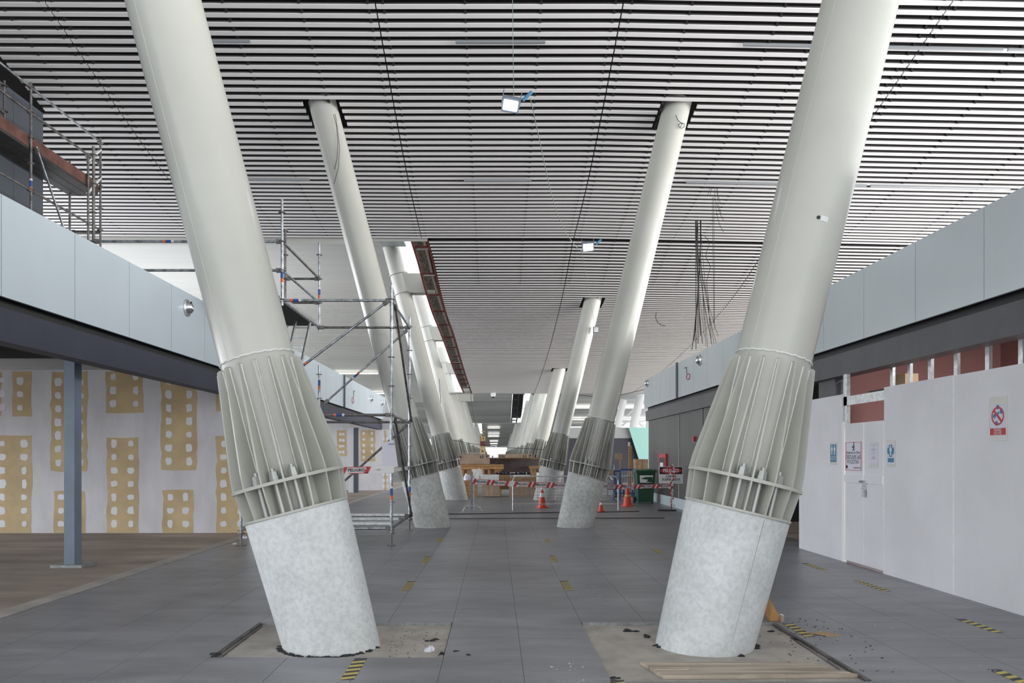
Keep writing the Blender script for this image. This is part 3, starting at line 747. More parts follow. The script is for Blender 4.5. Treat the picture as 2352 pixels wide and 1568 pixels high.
dome(-5.1, 1, 429, 707, .145, 'silver round air nozzle on the left fascia beside the nearest left column')
dome(-5.1, 1, 852, 915, .15, 'silver air nozzle on the far left fascia, nearer of two behind the scaffold')
dome(-5.1, 1, 876, 925, .15, 'silver air nozzle on the far left fascia, farther of two behind the scaffold')
dome(5.3, -1, 1608, 827, .15, 'silver round air nozzle on the right fascia left of the nearest right column')
dome(5.3, -1, 1488, 880, .13, 'silver air nozzle at the far end of the right fascia')
def strobe(x, s, px, py, lab):
    y_ = abs(x) * F / abs(px - CX); k = y_ / F; z_ = EYE + (CY - py) * k
    root = empty('hanging_wire', (x + s * .01, y_, z_), lab, 'wire', 'wires hanging from the fascias')
    X_ = x + s * .012
    mb = MB(); mb.path([(X_, y_ + .25, z_ + 15 * k), (X_, y_, z_ + 15 * k), (X_, y_, z_)], .008, 6); mb.build('conduit', 'rail', root)
    mb = MB(); pts = [(X_, y_ + .18 * math.cos(t * .5) - .15, z_ - 8 * k + 7 * k * math.sin(t * .5)) for t in range(14)]; mb.path(pts, .008, 6); mb.build('red_loop', 'red', root)
strobe(-5.1, 1, 812, 912, 'red wire loop hanging from conduit on the far left fascia')
strobe(5.3, -1, 1578, 858, 'red wire loop hanging from conduit on the right fascia')
# ------------------------------------------------------------ scaffolds
def ringmesh():
    mb = MB(); mb.lathe([(.024, -.005), (.062, -.005), (.062, .005), (.024, .005)], 14); return mb
_ros = None
def rosette(parent, z):
    global _ros
    loc = Vector((0, 0, z))
    if _ros is None: _ros = ringmesh().build('rosette', 'tubed', parent, True, True); o = _ros
    else: o = cp(_ros, parent)
    o.location = loc; return o
def post(root, x, y, z0, z1_, ros, m='tube', stick=None, jack=False):
    o = bpy.data.objects.new('standard', None)
    mb = MB(); mb.tube((0, 0, 0), (0, 0, z1_ - z0), .0242, 12); 
    if jack: mb = MB(); mb.tube((0, 0, .22), (0, 0, z1_ - z0), .0242, 12); 
    o = mb.build('standard', m, root, True, True); o.location = Vector((x, y, z0)) - wloc(root)
    for z in ros: rosette(o, z - z0)
    if jack:
        j = MB(); j.tube((0, 0, 0), (0, 0, .3), .017, 10); j.box(-.075, .075, -.075, .075, 0, .006); j.lathe([(.03, .2), (.06, .2), (.06, .225), (.03, .225)], 10)
        j.build('jack_base', 'tubed', o, False, True)
    if stick:
        for dz_, mm, hh in ((0, 'orange', .07), (.07, 'blue', .12), (.19, 'white2', .04)):
            s_ = MB(); s_.tube((0, 0, stick - z0 + dz_), (0, 0, stick - z0 + dz_ + hh), .0262, 12); s_.build('sticker', mm, o, True, True)
    return o
def ledger(root, p, q, m='tube', name='ledger', r=.0242, stick=None):
    p, q = Vector(p), Vector(q); L = (q - p).length
    mb = MB(); mb.tube(p, q, r, 12); o = mb.build(name, m, root, True)
    d = (q - p).normalized()
    if stick is not None:
        for a0, a1, mm in ((0, .05, 'orange'), (.05, .15, 'blue'), (.15, .19, 'white2')):
            s_ = MB(); s_.tube(p + d * (stick + a0), p + d * (stick + a1), r + .002, 12); s_.build('sticker', mm, o, True)
    for c_, sg in ((p, 1), (q, -1)): MB().bar(c_ + d * sg * .02, c_ + d * sg * .10, .05, .07).build('wedge_head', 'tubed', o)
    return o
YA, YB = 12.8, 15.5
XA, XB, XC = -4.40, -3.69, -1.80
ros_ = lambda a, b: [z for z in (.26 + .5 * i for i in range(24)) if a < z < b]
sca = empty('scaffold_tower', (-3.1, 14.3, 0), 'galvanised tube scaffold tower behind the nearest left column', 'scaffold')
post(sca, XC, YA, 0, 4.50, ros_(.2, 4.4), 'tube', stick=.80, jack=True)
post(sca, XC, YB, 0, 4.46, ros_(.2, 4.4), 'tube', stick=.72, jack=True)
post(sca, XA, YA, 0, 6.0, ros_(.2, 6), 'tube', jack=True)
post(sca, XA, YB, 0, 6.3, ros_(.2, 6.3), 'tubed', jack=True, stick=4.6)
post(sca, XB, YA, 4.15, 5.98, [4.26, 4.76, 5.26, 5.76], 'tube', stick=4.55)
post(sca, XB, YB, 4.15, 6.02, [4.76, 5.26, 5.76], 'tube', stick=4.85)
post(sca, XB, YB, 2.1, 3.45, [2.26, 2.76, 3.26], 'tube', stick=2.95)
post(sca, XB, YA, 0, 3.5, ros_(.2, 3.4), 'tube', jack=True)
post(sca, -6.95, YA, 4.0, 6.9, ros_(4.1, 6.9), 'tubed')
for z, y_, xa, xb, m, st in ((4.24, YA, XA, XC, 'tube', .85), (4.24, YB, XB, XC, 'tubed', None), (2.26, YA, XA, XC, 'tubed', 1.6), (2.26, YB, XA, XC, 'tubed', None),
                       (.30, YA, XA, XC, 'tube', None), (.30, YB, XA, XC, 'tube', None), (5.26, YA, -6.95, XB, 'tube', 1.2), (4.76, YA, -6.95, XB, 'tube', None),
                       (5.26, YB, XA, XB, 'tubed', None), (4.76, YB, XA, XB, 'tubed', None)):
    ledger(sca, (xa, y_, z), (xb, y_, z), m, stick=st)
for z, x_, m in ((4.24, XC, 'tube'), (2.26, XC, 'tube'), (.30, XC, 'tubed'), (5.26, XB, 'tubed'), (4.76, XB, 'tube'), (4.24, XB, 'tube'), (.30, XB, 'tubed'), (4.24, XA, 'tube'), (4.76, XA, 'tube')):
    ledger(sca, (x_, YA, z), (x_, YB, z), m)
ledger(sca, (XC - .05, YA - .05, 4.22), (XB + .05, YA - .05, 2.86), 'tube', 'brace', .022, stick=1.75)
ledger(sca, (XC - .05, YB + .05, 4.2), (XB + .1, YB + .05, 2.66), 'tube', 'brace', .022, stick=1.35)
ledger(sca, (XC - .03, YB - .1, 2.2), (XB + .4, YB - .1, .9), 'tubed', 'brace', .024)
ledger(sca, (XC + .05, YA + .1, 4.18), (XC + .05, YB - .1, 2.28), 'tubed', 'brace', .022)
ledger(sca, (XC + .05, YA + .1, 2.2), (XC + .05, YB - .05, .3), 'tubed', 'brace', .024)
mb = MB(); mb.box(XA + .05, XB - .05, YA + .03, YB - .03, 4.27, 4.33); o = mb.build('platform', 'deck', sca)
MB().box(XB - .05, XB - .03, YA + .03, YB - .03, 4.25, 4.35).build('toe_board', 'galv', o)
for i in range(3): MB().box(XA + .1, XC - .05, YA + .35 + i * .95, YA + .60 + i * .95, .33, .37).build('deck_plank', 'galv', sca)
lad = MB()
for x_ in (-3.62, -3.36):
    pass
for t in range(3): pass
lp = [PT(678, 764, 14.6), PT(706, 764, 14.6), PT(700, 834, 13.8)]
lx0, lx1 = (680 - CX) * 14.8 / F, (713 - CX) * 14.8 / F
for x_ in (lx0, lx1): lad.bar((x_, 14.8, 4.25), (x_ - .08, 14.3, 3.2), .03, .06)
for i in range(5): 
    t = (i + .7) / 5; lad.bar((lx0 - .08 * t, 14.8 - .5 * t, 4.25 - 1.05 * t), (lx1 - .08 * t, 14.8 - .5 * t, 4.25 - 1.05 * t), .03, .03)
lad.build('ladder', 'galv', sca)
MB().prism([(-.16, -.28), (.10, -.20), (.02, .26), (-.18, .20)], (XC + .02, YA - .03, 1.55 + .02), UX, UZ, .002).build('paper_notice', 'paper', label='lilac sheet of paper tied to the scaffold post', cat='notice')
# upper scaffold on the left shop roof
scb = empty('scaffold_tower', (-9.3, 14.6, 4.0), 'weathered scaffold with rusty toe board on the left shop roof', 'scaffold')
SX = -9.1
post(scb, SX, 14.5, 4.0, 8.86, [4.78 + .5 * i for i in range(9)], 'tubed', stick=6.75)
post(scb, SX, 17.05, 4.0, 8.86, [4.76 + .5 * i for i in range(9)], 'tubed', stick=5.75)
post(scb, SX + .02, 16.5, 4.0, 8.3, [5.2, 5.7, 6.7, 8.2], 'tubed', stick=5.3)
post(scb, -9.75, 16.95, 4.0, 8.3, [5.2, 6.7, 8.2], 'tubed')
post(scb, -9.62, 14.5, 7.6, 8.9, [7.8, 8.3, 8.8], 'tubed')
post(scb, SX, 11.9, 4.0, 8.86, [4.78 + .5 * i for i in range(9)], 'tubed')
for z, m in ((8.77, 'tube'), (8.27, 'tubed'), (6.75, 'tubed')):
    ledger(scb, (SX, 14.5, z), (SX, 17.05, z), m); ledger(scb, (SX, 11.9, z), (SX, 14.5, z), m)
for z in (8.27, 7.77): ledger(scb, (-9.62, 12, z), (-9.62, 14.5, z), 'tubed')
ledger(scb, (SX, 14.5, 7.7), (-9.8, 14.5, 7.7), 'tube'); ledger(scb, (SX, 17.05, 7.7), (-9.75, 17.05, 7.7), 'tubed'); ledger(scb, (SX, 17.05, 6.7), (-9.75, 17.0, 6.7), 'tubed')
ledger(scb, (SX + .04, 14.6, 7.65), (SX + .04, 16.55, 4.9), 'tube', 'brace', .022, stick=1.7)
ledger(scb, (SX, 17.05, 8.6), (SX, 16.5, 8.1), 'white2', 'brace', .03); ledger(scb, (SX, 17.05, 7.95), (SX, 16.5, 7.4), 'white2', 'brace', .03)
for i in range(3): MB().box(-9.82 + i * .235, -9.60 + i * .235, 11.9, 17.0, 7.55, 7.6).build('deck_plank', 'deck', scb)
MB().box(SX - .06, SX - .025, 11.9, 17.0, 7.6, 7.83).build('toe_board', 'rustplank', scb)
# ------------------------------------------------------------ skylight trough, left of the centre ceiling
tr = empty('trim_5', (-2.6, 30, 8), 'open ceiling trough with red oxide frames along the left columns', kind='structure')
EX = left_edge
mb = MB(); yy = 22.3
while yy < 44.5:
    y2 = yy + 1.2
    for dx in (-.05, -.52): mb.bar((EX(yy) + dx, yy, z2(0, yy) + .05), (EX(y2) + dx, y2, z2(0, y2) + .05), .06, .09)
    yy = y2
mb.build('side_rail', 'redsteel', tr)
yy = 22.8
while yy < 44.4:
    MB().bar((EX(yy) - .06, yy, z2(0, yy) + .08), (EX(yy) - .52, yy, z2(0, yy) + .08), .06, .05).build('cross_rail', 'redsteel', tr)
    if int(yy * 10) % 3 == 0: MB().bar((EX(yy) - .06, yy + .5, z2(0, yy) + .16), (EX(yy) - .5, yy + .5, z2(0, yy) + .16), .06, .05).build('cross_rail', 'galv', tr)
    yy += 1.55
mb = MB(); sheet(mb, lambda y: EX(y) - .62, lambda y: EX(y) - .28, 22.3, 44.8, z2, .35, 1.0, .4); mb.build('insulated_beam', 'rubble', tr)
mb = MB(); sheet(mb, lambda y: EX(y) - .30, lambda y: EX(y) + .05, 22.3, 44.8, z2, .75, 1.0, .1); mb.build('dark_liner', 'plenum', tr)
# crossbeams from the left columns to the centre roof
for k in (2, 3, 4, 5):
    y_ = COLY[k]; zt = [0, 0, 8.0, 7.9, 7.4, 6.4][k]
    xl = BASEX[-1] - LEAN[-1] * zt
    MB().box(xl + .2, EX(min(y_, 44)) - .3, y_ - .25, y_ + .2, zt - .68, zt).build('crossbeam', 'beamgrey', tr)
    P, Mx, a = col_parts(-1, k, 0)
    for z_ in (zt, zt - .68):
        m_ = Matrix.Translation((BASEX[-1], y_, 0)) @ Mx
        MB().lathe([(.30, z_ / a.z - .01), (.345, z_ / a.z - .01), (.345, z_ / a.z + .01), (.30, z_ / a.z + .01)], 28, m_).build('collar', 'paint', tr, True)
# end fascia of that slot: frame in the far wave on the right
tq = empty('trim_6', (2.5, 62, 8), 'dark open trough with steel rails above the far right columns', kind='structure')
for x_ in (1.75, 2.35): 
    mb = MB(); sheet(mb, x_, x_ + .1, 47, 85.5, lambda x, y: EYE + wave(y), 0, 2.0, .15); mb.build('side_rail', 'rail', tq)
mb = MB(); sheet(mb, 1.85, 2.9, 47, 85.5, lambda x, y: EYE + wave(y), .6, 2.0, .1); mb.build('dark_liner', 'plenum', tq)
for i in range(14): MB().box(1.85, 2.35, 52 + i * 2.4, 52.15 + i * 2.4, EYE + wave(52 + i * 2.4), EYE + wave(52 + i * 2.4) + .1).build('cross_rail', 'rail', tq)
# ------------------------------------------------------------ linear luminaires among the slats
def lum(xa, xb, y_, lab):
    za, zb = z1(xa, y_) - .06, z1(xb, y_) - .06
    MB().bar((xa, y_, za), (xb, y_, zb), .05, .045).build('linear_luminaire', 'luminaire', label=lab, cat='light', group='unlit linear lights hung among the slats')
lum(-6.5, -4.74, 14.3, 'unlit linear light under the slats right of the nearest left column, upper row')
lum(-.77, .96, 14.3, 'unlit linear light high in the middle ceiling bay, above the floodlight')
lum(4.79, 9.8, 14.3, 'long unlit linear light under the slats behind the top of the nearest right column')
lum(9.9, 14.0, 14.3, 'unlit linear light at the upper right corner of the slatted ceiling')
lum(-6.6, -4.66, 18.55, 'unlit linear light under the slats between the two left columns')
lum(-.79, .9, 18.55, 'unlit linear light in the middle ceiling bay, between the two floodlights')
lum(4.78, 9.3, 18.55, 'long unlit linear light under the slats left of the nearest right column, lower row')
lum(9.4, 12.9, 18.55, 'unlit linear light under the slats right of the nearest right column, lower row')
# lit strips further on
def strip(px0, px1, py, Y, lab, cat='light'):
    a_, b_ = PT(px0, py, Y), PT(px1, py, Y)
    return MB().box(a_.x, b_.x, Y - .12, Y + .12, a_.z - .16, a_.z - .10).build('strip_light', 'strip', label=lab, cat=cat, group='lit strip lights in the far bays')
def at_surface(py, zfun, y0, y1):
    best = None; n = 400
    for i in range(n + 1):
        Y = y0 + (y1 - y0) * i / n; e = abs(CY - F * (zfun(Y) - EYE) / Y - py)
        if best is None or e < best[0]: best = (e, Y)
    return best[1]
words = ['nearest', 'second', 'third', 'fourth', 'fifth', 'sixth']
for i, (py, w0, w1, ya, yb) in enumerate(((981, 1120, 1148, 110, 126.9), (994, 1121, 1147, 110, 126.9), (1001, 1121, 1146, 140, 168), (1012, 1125, 1144, 185, 209), (1018, 1126, 1143, 225, 250), (1023.5, 1127, 1141, 262, 291))):
    Y = at_surface(py, lambda y: EYE + wave(y), ya, yb); strip(w0, w1, py, Y, f'{words[i]} lit strip light over the far middle aisle')
for i, (py, p0, p1) in enumerate(((852, 768, 868), (898, 853, 885))):
    Y = at_surface(py, zL, 30, 61.5); strip(p0, p1, py + 1, Y, ('nearer', 'farther')[i] + ' lit strip light on the far left ceiling above the fascia')
for i, (py, p0, p1) in enumerate(((934, 1320, 1480), (961, 1310, 1490), (978, 1300, 1495))):
    Y = at_surface(py, lambda y: EYE + wave(y), 66, 85.9); strip(p0, p1, py, Y, ('upper', 'middle', 'lower')[i] + ' lit strip in the bright bay left of the right fascia end')
# ------------------------------------------------------------ hanging floodlights, cables, camera
def flood(c, tilt, lab, w=.26, h=.2):
    root = empty('floodlight', c, lab, 'floodlight', 'floodlights hung on a rope')
    R_ = Matrix.Translation(Vector(c)) @ Matrix.Rotation(tilt[0], 4, 'Y') @ Matrix.Rotation(tilt[1], 4, 'X')
    def bx(x0, x1, y0, y1, z0, z1_, name, m):
        mb = MB().box(x0, x1, y0, y1, z0, z1_); mb.v = [R_ @ p for p in mb.v]; return mb.build(name, m, root)
    bx(-w/2, w/2, 0, .06, -h/2, h/2, 'housing', 'lampbody'); bx(-w/2 + .02, w/2 - .02, -.006, 0, -h/2 + .02, h/2 - .05, 'lens', 'lamp')
    bx(-w/2 - .01, -w/2, 0, .04, -.02, h/2 + .06, 'bracket', 'lampbody'); bx(w/2, w/2 + .01, 0, .04, -.02, h/2 + .06, 'bracket', 'lampbody')
    mb = MB(); mb.tube(Vector(c) + Vector((w/2 + .04, 0, h/4)), Vector(c) + Vector((w/2 + .15, 0, h/4 + .1)), .022, 8)
    o = mb.build('plug', 'blue', root, True); o.data.materials[0] = M['signblue']
    return root
YF = 9.0
f1 = PT(1173, 239, YF); flood(f1, (.18, .35), 'lit floodlight hanging on a cord in the upper middle of the ceiling', .21, .18)
YG = 15.5
f2 = PT(1351, 566, YG); flood(f2, (-.1, .3), 'lit floodlight hung on the rope left of the second right column', .24, .2)
MB().path([PT(1175, -300, YF), PT(1177, 0, YF), PT(1180, 224, YF)], .004, 6).build('suspension_cord', 'cableg', label='green cord from the ceiling to the upper floodlight', cat='cord')
pts = [PT(1218, 226, YF)] + [PT(x, y, Y) for x, y, Y in ((1228, 270, 9.5), (1243, 340, 10.5), (1262, 430, 12), (1280, 490, 13.3), (1300, 535, 14.4), (1322, 566, 15.4), (1336, 576, 15.5), (1344, 620, 17), (1352, 668, 20), (1360, 712, 24), (1368, 756, 26))]
MB().path(pts, .005, 6).build('power_cable', 'cableg', label='thin green cable sagging from the upper floodlight to the right columns', cat='cable')
c3 = PT(1368, 759, 26.05); root = empty('floodlight', c3, 'small unlit floodlight clamped to the third right column', 'floodlight', 'floodlights hung on a rope')
MB().box(c3.x - .1, c3.x + .1, c3.y - .12, c3.y - .05, c3.z - .1, c3.z + .12).build('housing', 'lampbody', root); MB().box(c3.x - .08, c3.x + .08, c3.y - .13, c3.y - .12, c3.z - .08, c3.z + .1).build('lens', 'white2', root)
pc = PT(1133, 905, 44.6); root = empty('ceiling_camera', pc, 'white dome camera on a stem below the middle ceiling edge', 'camera')
MB().tube((pc.x, pc.y, pc.z + .3), (pc.x, pc.y, pc.z), .05, 12).build('stem', 'white2', root, True)
MB().lathe([(.02, -.18), (.12, -.14), (.16, -.02), (.15, .06), (.07, .14), (.05, .16)], 16, Matrix.Translation(pc)).build('housing', 'white2', root, True)
MB().lathe([(.02, -.24), (.07, -.21), (.09, -.15), (.05, -.12)], 12, Matrix.Translation(pc)).build('lens', 'black', root, True)
# hanging cable bundle on the right
def drop(name, lab, lst, r, m='cable'):
    mb = MB()
    for pts in lst: mb.path(pts, r, 5)
    return mb.build(name, m, label=lab, cat='cable')
YC = 19.6; rr = random.Random(11)
bund = empty('cable_bundle', PT(1605, 505, YC), 'long bundle of dark cables hanging from the ceiling to the right fascia', 'cable')
for i in range(14):
    x0 = 1598 + rr.choice([0, 1, 2, 3, 4, 5, 10, 12, 16, 19]); x1 = 1590 + i * 4.6; yb = rr.uniform(770, 808)
    pts = []
    for j in range(9):
        t = j / 8; pts.append(PT(x0 + (x1 - x0) * t ** 1.7 + rr.uniform(-.6, .6), 505 + (yb - 505) * t, YC + .0 * t))
    MB().path(pts, .006 if i > 5 else .011, 5).build('cable', 'cable', bund)
pts = [PT(1606, 538, YC)] + [PT(x, y, YC) for x, y in ((1618, 541), (1627, 552), (1629, 562), (1622, 580), (1622, 592), (1632, 612), (1628, 628), (1623, 645), (1627, 690), (1630, 740), (1634, 788))]
MB().path(pts, .008, 5).build('cable', 'cable', bund)
b2 = empty('cable_bundle', PT(1640, 430, 18.6), 'short loose cables hanging above the long cable bundle', 'cable')
for l in ([(1633, 427), (1625, 449)], [(1637, 427), (1630, 450)], [(1641, 434), (1643, 460), (1650, 480), (1658, 500), (1663, 507)], [(1647, 426), (1649, 448), (1654, 465), (1657, 470)],
          [(1643, 470), (1647, 495), (1652, 515), (1662, 533)], [(1636, 453), (1638, 600), (1640, 745)], [(1639, 453), (1641, 600), (1641, 757)], [(1645, 426), (1650, 470), (1657, 492)]):
    MB().path([PT(x, y, 18.9) for x, y in l], .006, 5).build('cable', 'cable', b2)
MB().path([PT(x, y, 27) for x, y in ((1507, 716), (1506, 730), (1511, 741), (1519, 747), (1528, 747))], .012, 5).build('loose_cable', 'cable', label='curled cable end hanging from slats right of the second right column', cat='cable')
e_ = COLY[1] - .33
MB().path([PT(x, y, e_) for x, y in ((766, 262), (773, 290), (776, 330), (774, 365), (768, 389))], .006, 5).build('loose_cable', 'cable', label='shorter black wire hanging down the second left column', cat='cable')
MB().path([PT(x, y, e_ - .01) for x, y in ((770, 262), (776, 300), (780, 340), (777, 385), (767, 423))], .006, 5).build('loose_cable', 'cable', label='longer black wire hanging down the second left column', cat='cable')
MB().path([PT(x, y, e_) for x, y in ((1552, 264), (1557, 276), (1567, 285), (1562, 294), (1558, 287), (1564, 282), (1572, 284), (1571, 292), (1564, 295))], .007, 5).build('loose_cable', 'cable', label='black wire knotted in a loop at the top of the second right column', cat='cable')
# ------------------------------------------------------------ warning tape
def tape(name, lab, pts, wd=.115, pitch=.74, phase=0.1, txt=.075):
    root = empty(name, pts[0], lab, 'tape', 'red and white danger tapes')
    for i in range(len(pts) - 1):
        p, q = Vector(pts[i]), Vector(pts[i + 1]); d = (q - p); L = d.length; d.normalize(); n = d.cross(UZ).normalized(); 
        up = n.cross(d) * -1 if n.cross(d).z < 0 else n.cross(d)
        if n.y > 0: n = -n
        mb = MB(); k = 16
        v = []
        for j in range(k + 1):
            c = p + d * (L * j / k) + n * .004 * math.sin(j * 1.7); hw = wd / 2 * (1 + .05 * math.sin(j * 2.2))
            v += [c - up * hw, c + up * hw, c + up * hw - n * .001, c - up * hw - n * .001]
        f = []
        for j in range(k):
            a_ = j * 4; f += [(a_ + m_, a_ + (m_ + 1) % 4, a_ + 4 + (m_ + 1) % 4, a_ + 4 + m_) for m_ in range(4)]
        mb.add(v, f); mb.build('film', 'white2', root)
        s = phase; rb = MB()
        while s + .37 < L:
            for off in (0, .40):
                c = p + d * (s + off) + n * .012
                rb.prism([(-.06, -wd / 2), (.01, -wd / 2), (.07, wd / 2), (.0, wd / 2)], c, d, up, .0006)
            rb.prism([(0, -wd / 2), (.34, -wd / 2), (.34, -wd / 2 + .012), (0, -wd / 2 + .012)], p + d * (s + .08) + n * .012, d, up, .0006)
            rb.prism([(0, wd / 2 - .012), (.34, wd / 2 - .012), (.34, wd / 2), (0, wd / 2)], p + d * (s + .08) + n * .012, d, up, .0006)
            text('PELIGRO', txt, p + d * (s + .215) + n * .013, d, up, 'ink', root, 1.0, bold=.0015)
            if s + .7 < L: text('-->X', txt * .6, p + d * (s + .58) + n * .013, d, up, 'ink', root, 1.0)
            s += pitch
        if rb.v: rb.build('red_stripe', 'red', root)
    return root
tape('danger_tape', 'red and white PELIGRO tape tied across the scaffold tower', [PT(786, 1080, 12.72), PT(905, 1078, 12.72)], .115, .56, .03)
tape('danger_tape', 'twisted red and white tape on the short side of the scaffold', [PT(906, 1079, 12.75), PT(940, 1074, 15.85)], .07, 1.2, .2, .05)
tape('danger_tape', 'red and white PELIGRO tape strung from the barrier stand to the second right column', [PT(1085, 1105, 20.72), PT(1180, 1111, 20.72), PT(1300, 1115, 20.72)], .15, .52, .05, .088)
tape('danger_tape', 'red and white PELIGRO tape strung from the second right column to the danger sign stand', [PT(1376, 1118, 20.9), PT(1542, 1116, 20.9)], .115, .52, .1, .088)
# ------------------------------------------------------------ danger sign on a stand
base = FL(1542, 1173); ys = base.y
root = empty('danger_sign', (base.x, ys, 0), 'white danger board reading PELIGRO CARGA SUSPENDIDA on a rusty stand', 'sign')
k = ys / F; X = lambda px: (px - CX) * k; Z = lambda py: EYE + (CY - py) * k
MB().tube((base.x, ys, .03), (base.x, ys, 1.3), .016, 10).build('pole', 'redsteel', root, True)
mb = MB(); mb.box(X(1511), X(1552), ys - .08, ys + .08, 0, .035); mb.build('foot', 'rail', root)
bd = MB().box(X(1512.5), X(1567.5), ys - .05, ys - .035, Z(1110), Z(1071)).build('board', 'white2', root)
MB().box(X(1514), X(1566), ys - .053, ys - .05, Z(1088.5), Z(1072.3)).build('black_field', 'ink', bd)
mb = MB(); mb.prism([(p_[0] * 1.0, p_[1] * .29) for p_ in disc_poly(0, 0, .30, 32)], (X(1540), ys - .0545, Z(1080.2)), UX, UZ, .001); mb.build('red_oval', 'red', bd)
text('PELIGRO', .125, (X(1540), ys - .057, Z(1080.4)), UX, UZ, 'white2', bd, bold=.004, fit=.44)
text('CARGA', .095, (X(1540), ys - .052, Z(1093.5)), UX, UZ, 'ink', bd, bold=.002, fit=.29)
text('SUSPENDIDA', .095, (X(1540.5), ys - .052, Z(1101)), UX, UZ, 'ink', bd, bold=.002, fit=.52)
text('aeropuerto', .045, (X(1556), ys - .052, Z(1106.6)), UX, UZ, 'signblue', bd, 1.0)
mb = MB(); rr = random.Random(5)
for i in range(16):
    z_ = 1.32 - i * .075; a_ = Vector((base.x + rr.uniform(-.04, .04), ys - .07, z_)); b_ = a_ + Vector((rr.uniform(-.06, .06), 0, -.09)); mb.bar(a_, b_, .05, .012, (0, 1, 0))
o = mb.build('tape_wrap', 'white2', root)
mb = MB()
for i in range(12):
    z_ = 1.28 - i * .09; a_ = Vector((base.x + rr.uniform(-.05, .05), ys - .08, z_)); mb.bar(a_, a_ + Vector((rr.uniform(-.04, .04), 0, -.05)), .035, .012, (0, 1, 0))
mb.build('tape_wrap', 'red', root)
# ------------------------------------------------------------ cones
def cone(px, pyb, h, lab, band='white2'):
    b = FL(px, pyb); root = empty('traffic_cone', b, lab, 'cone', 'orange traffic cones')
    T = Matrix.Translation(b)
    bs = MB(); r0 = h * .31
    v = [(b.x + r0 * math.cos(math.pi / 4 * i + .39), b.y + r0 * math.sin(math.pi / 4 * i + .39)) for i in range(8)]
    bs.prism([(p_[0] - b.x, p_[1] - b.y) for p_ in v], (b.x, b.y, 0), UX, Vector((0, 1, 0)), .03); bs.build('base', 'redcone', root)
    R = lambda t: h * .20 * (1 - t) + h * .035 * t
    MB().lathe([(R(0), .03), (R(1), h)], 24, T).build('cone_body', 'redcone', root, True)
    for t0, t1 in (((.50, .70),) if band != 'yellow' else ((.42, .5),)):
        MB().lathe([(R(t0) + .004, .03 + (h - .03) * t0), (R(t1) + .004, .03 + (h - .03) * t1)], 24, T, cap=False).build('band', band, root, True)
    if band != 'yellow': MB().lathe([(R(.86) + .004, .03 + (h - .03) * .86), (R(1) + .002, h + .01), (.003, h + .012)], 20, T).build('tip', 'white2', root, True)
    return root
cone(1245, 1165.5, .62, 'orange cone with white band behind the mesh barrier, left of the second right column')
cone(1380, 1175, .36, 'small orange cone half hidden right of the second right column')
cone(1441, 1161.5, .66, 'orange cone with yellow line beside the green bin', 'yellow')
# ------------------------------------------------------------ green bin
b = FL(1484, 1156); b.y += .3; root = empty('wheeled_bin', b, 'green wheeled bin with pale label beside the charcoal cladding', 'bin')
w0, w1, d_, h_ = .24, .30, .30, 1.02
v = [(b.x - w0, b.y - .25, .04), (b.x + w0, b.y - .25, .04), (b.x - w0, b.y + .25, .04), (b.x + w0, b.y + .25, .04), (b.x - w1, b.y - .33, h_), (b.x + w1, b.y - .33, h_), (b.x - w1, b.y + .33, h_), (b.x + w1, b.y + .33, h_)]
MB().hexa(v).build('bin_body', 'bin', root)
mb = MB(); mb.hexa([(b.x - w1 - .05, b.y - .38, h_), (b.x + w1 + .05, b.y - .38, h_), (b.x - w1 - .05, b.y + .38, h_), (b.x + w1 + .05, b.y + .38, h_), (b.x - w1 - .02, b.y - .3, h_ + .07), (b.x + w1 + .02, b.y - .3, h_ + .07), (b.x - w1, b.y + .36, h_ + .1), (b.x + w1, b.y + .36, h_ + .1)]); mb.build('lid', 'bin', root)
for s in (-1, 1): mb = MB(); mb.tube((b.x + s * .27, b.y + .2, .1), (b.x + s * .33, b.y + .2, .1), .1, 16); mb.build('wheel', 'rail', root)
lb = MB(); lb.hexa([(b.x - .2, b.y - .330, .68), (b.x + .2, b.y - .330, .68), (b.x - .2, b.y - .31, .68), (b.x + .2, b.y - .31, .68), (b.x - .21, b.y - .345, .92), (b.x + .22, b.y - .345, .92), (b.x - .21, b.y - .31, .92), (b.x + .22, b.y - .31, .92)]); l_ = lb.build('label', 'white2', root)
mb = MB(); mb.prism([(-.17, 0), (-.05, .05), (.2, .06), (.2, -.12), (.0, -.10), (.06, -.03)], (b.x, b.y - .348, .81), UX, UZ, .004); mb.build('print', 'bin', l_)
# ------------------------------------------------------------ mesh barrier and stand
yb_ = EYE * F / (1171 - CY); kx = lambda px: (px - CX) * yb_ / F
root = empty('mesh_barrier', (kx(1240), yb_, 0), 'galvanised wire mesh barrier in front of the white banded cone', 'barrier')
zt = EYE + (CY - 1093.5) * yb_ / F; x0, x1 = kx(1178), kx(1420)
mb = MB(); mb.path([(x0, yb_, 0), (x0, yb_, zt - .12), (x0 + .04, yb_, zt - .04), (x0 + .12, yb_, zt), (x1 - .12, yb_, zt), (x1 - .04, yb_, zt - .04), (x1, yb_, zt - .12), (x1, yb_, 0)], .019, 10); mb.tube((x0, yb_, .17), (x1, yb_, .17), .016, 8); mb.build('frame', 'galv', root, True)
mb = MB(); n = 26
for i in range(1, n): x = x0 + (x1 - x0) * i / n; mb.tube((x, yb_, .17), (x, yb_, zt - .02), .003, 4)
for i in range(1, 9): z = .17 + (zt - .19) * i / 9; mb.tube((x0, yb_, z), (x1, yb_, z), .003, 4)
mb.build('wire_mesh', 'tubed', root)
bx_ = FL(1086, 1174); root = empty('barrier_stand', bx_, 'grey barrier stand with arched foot at the left end of the danger tape', 'barrier')
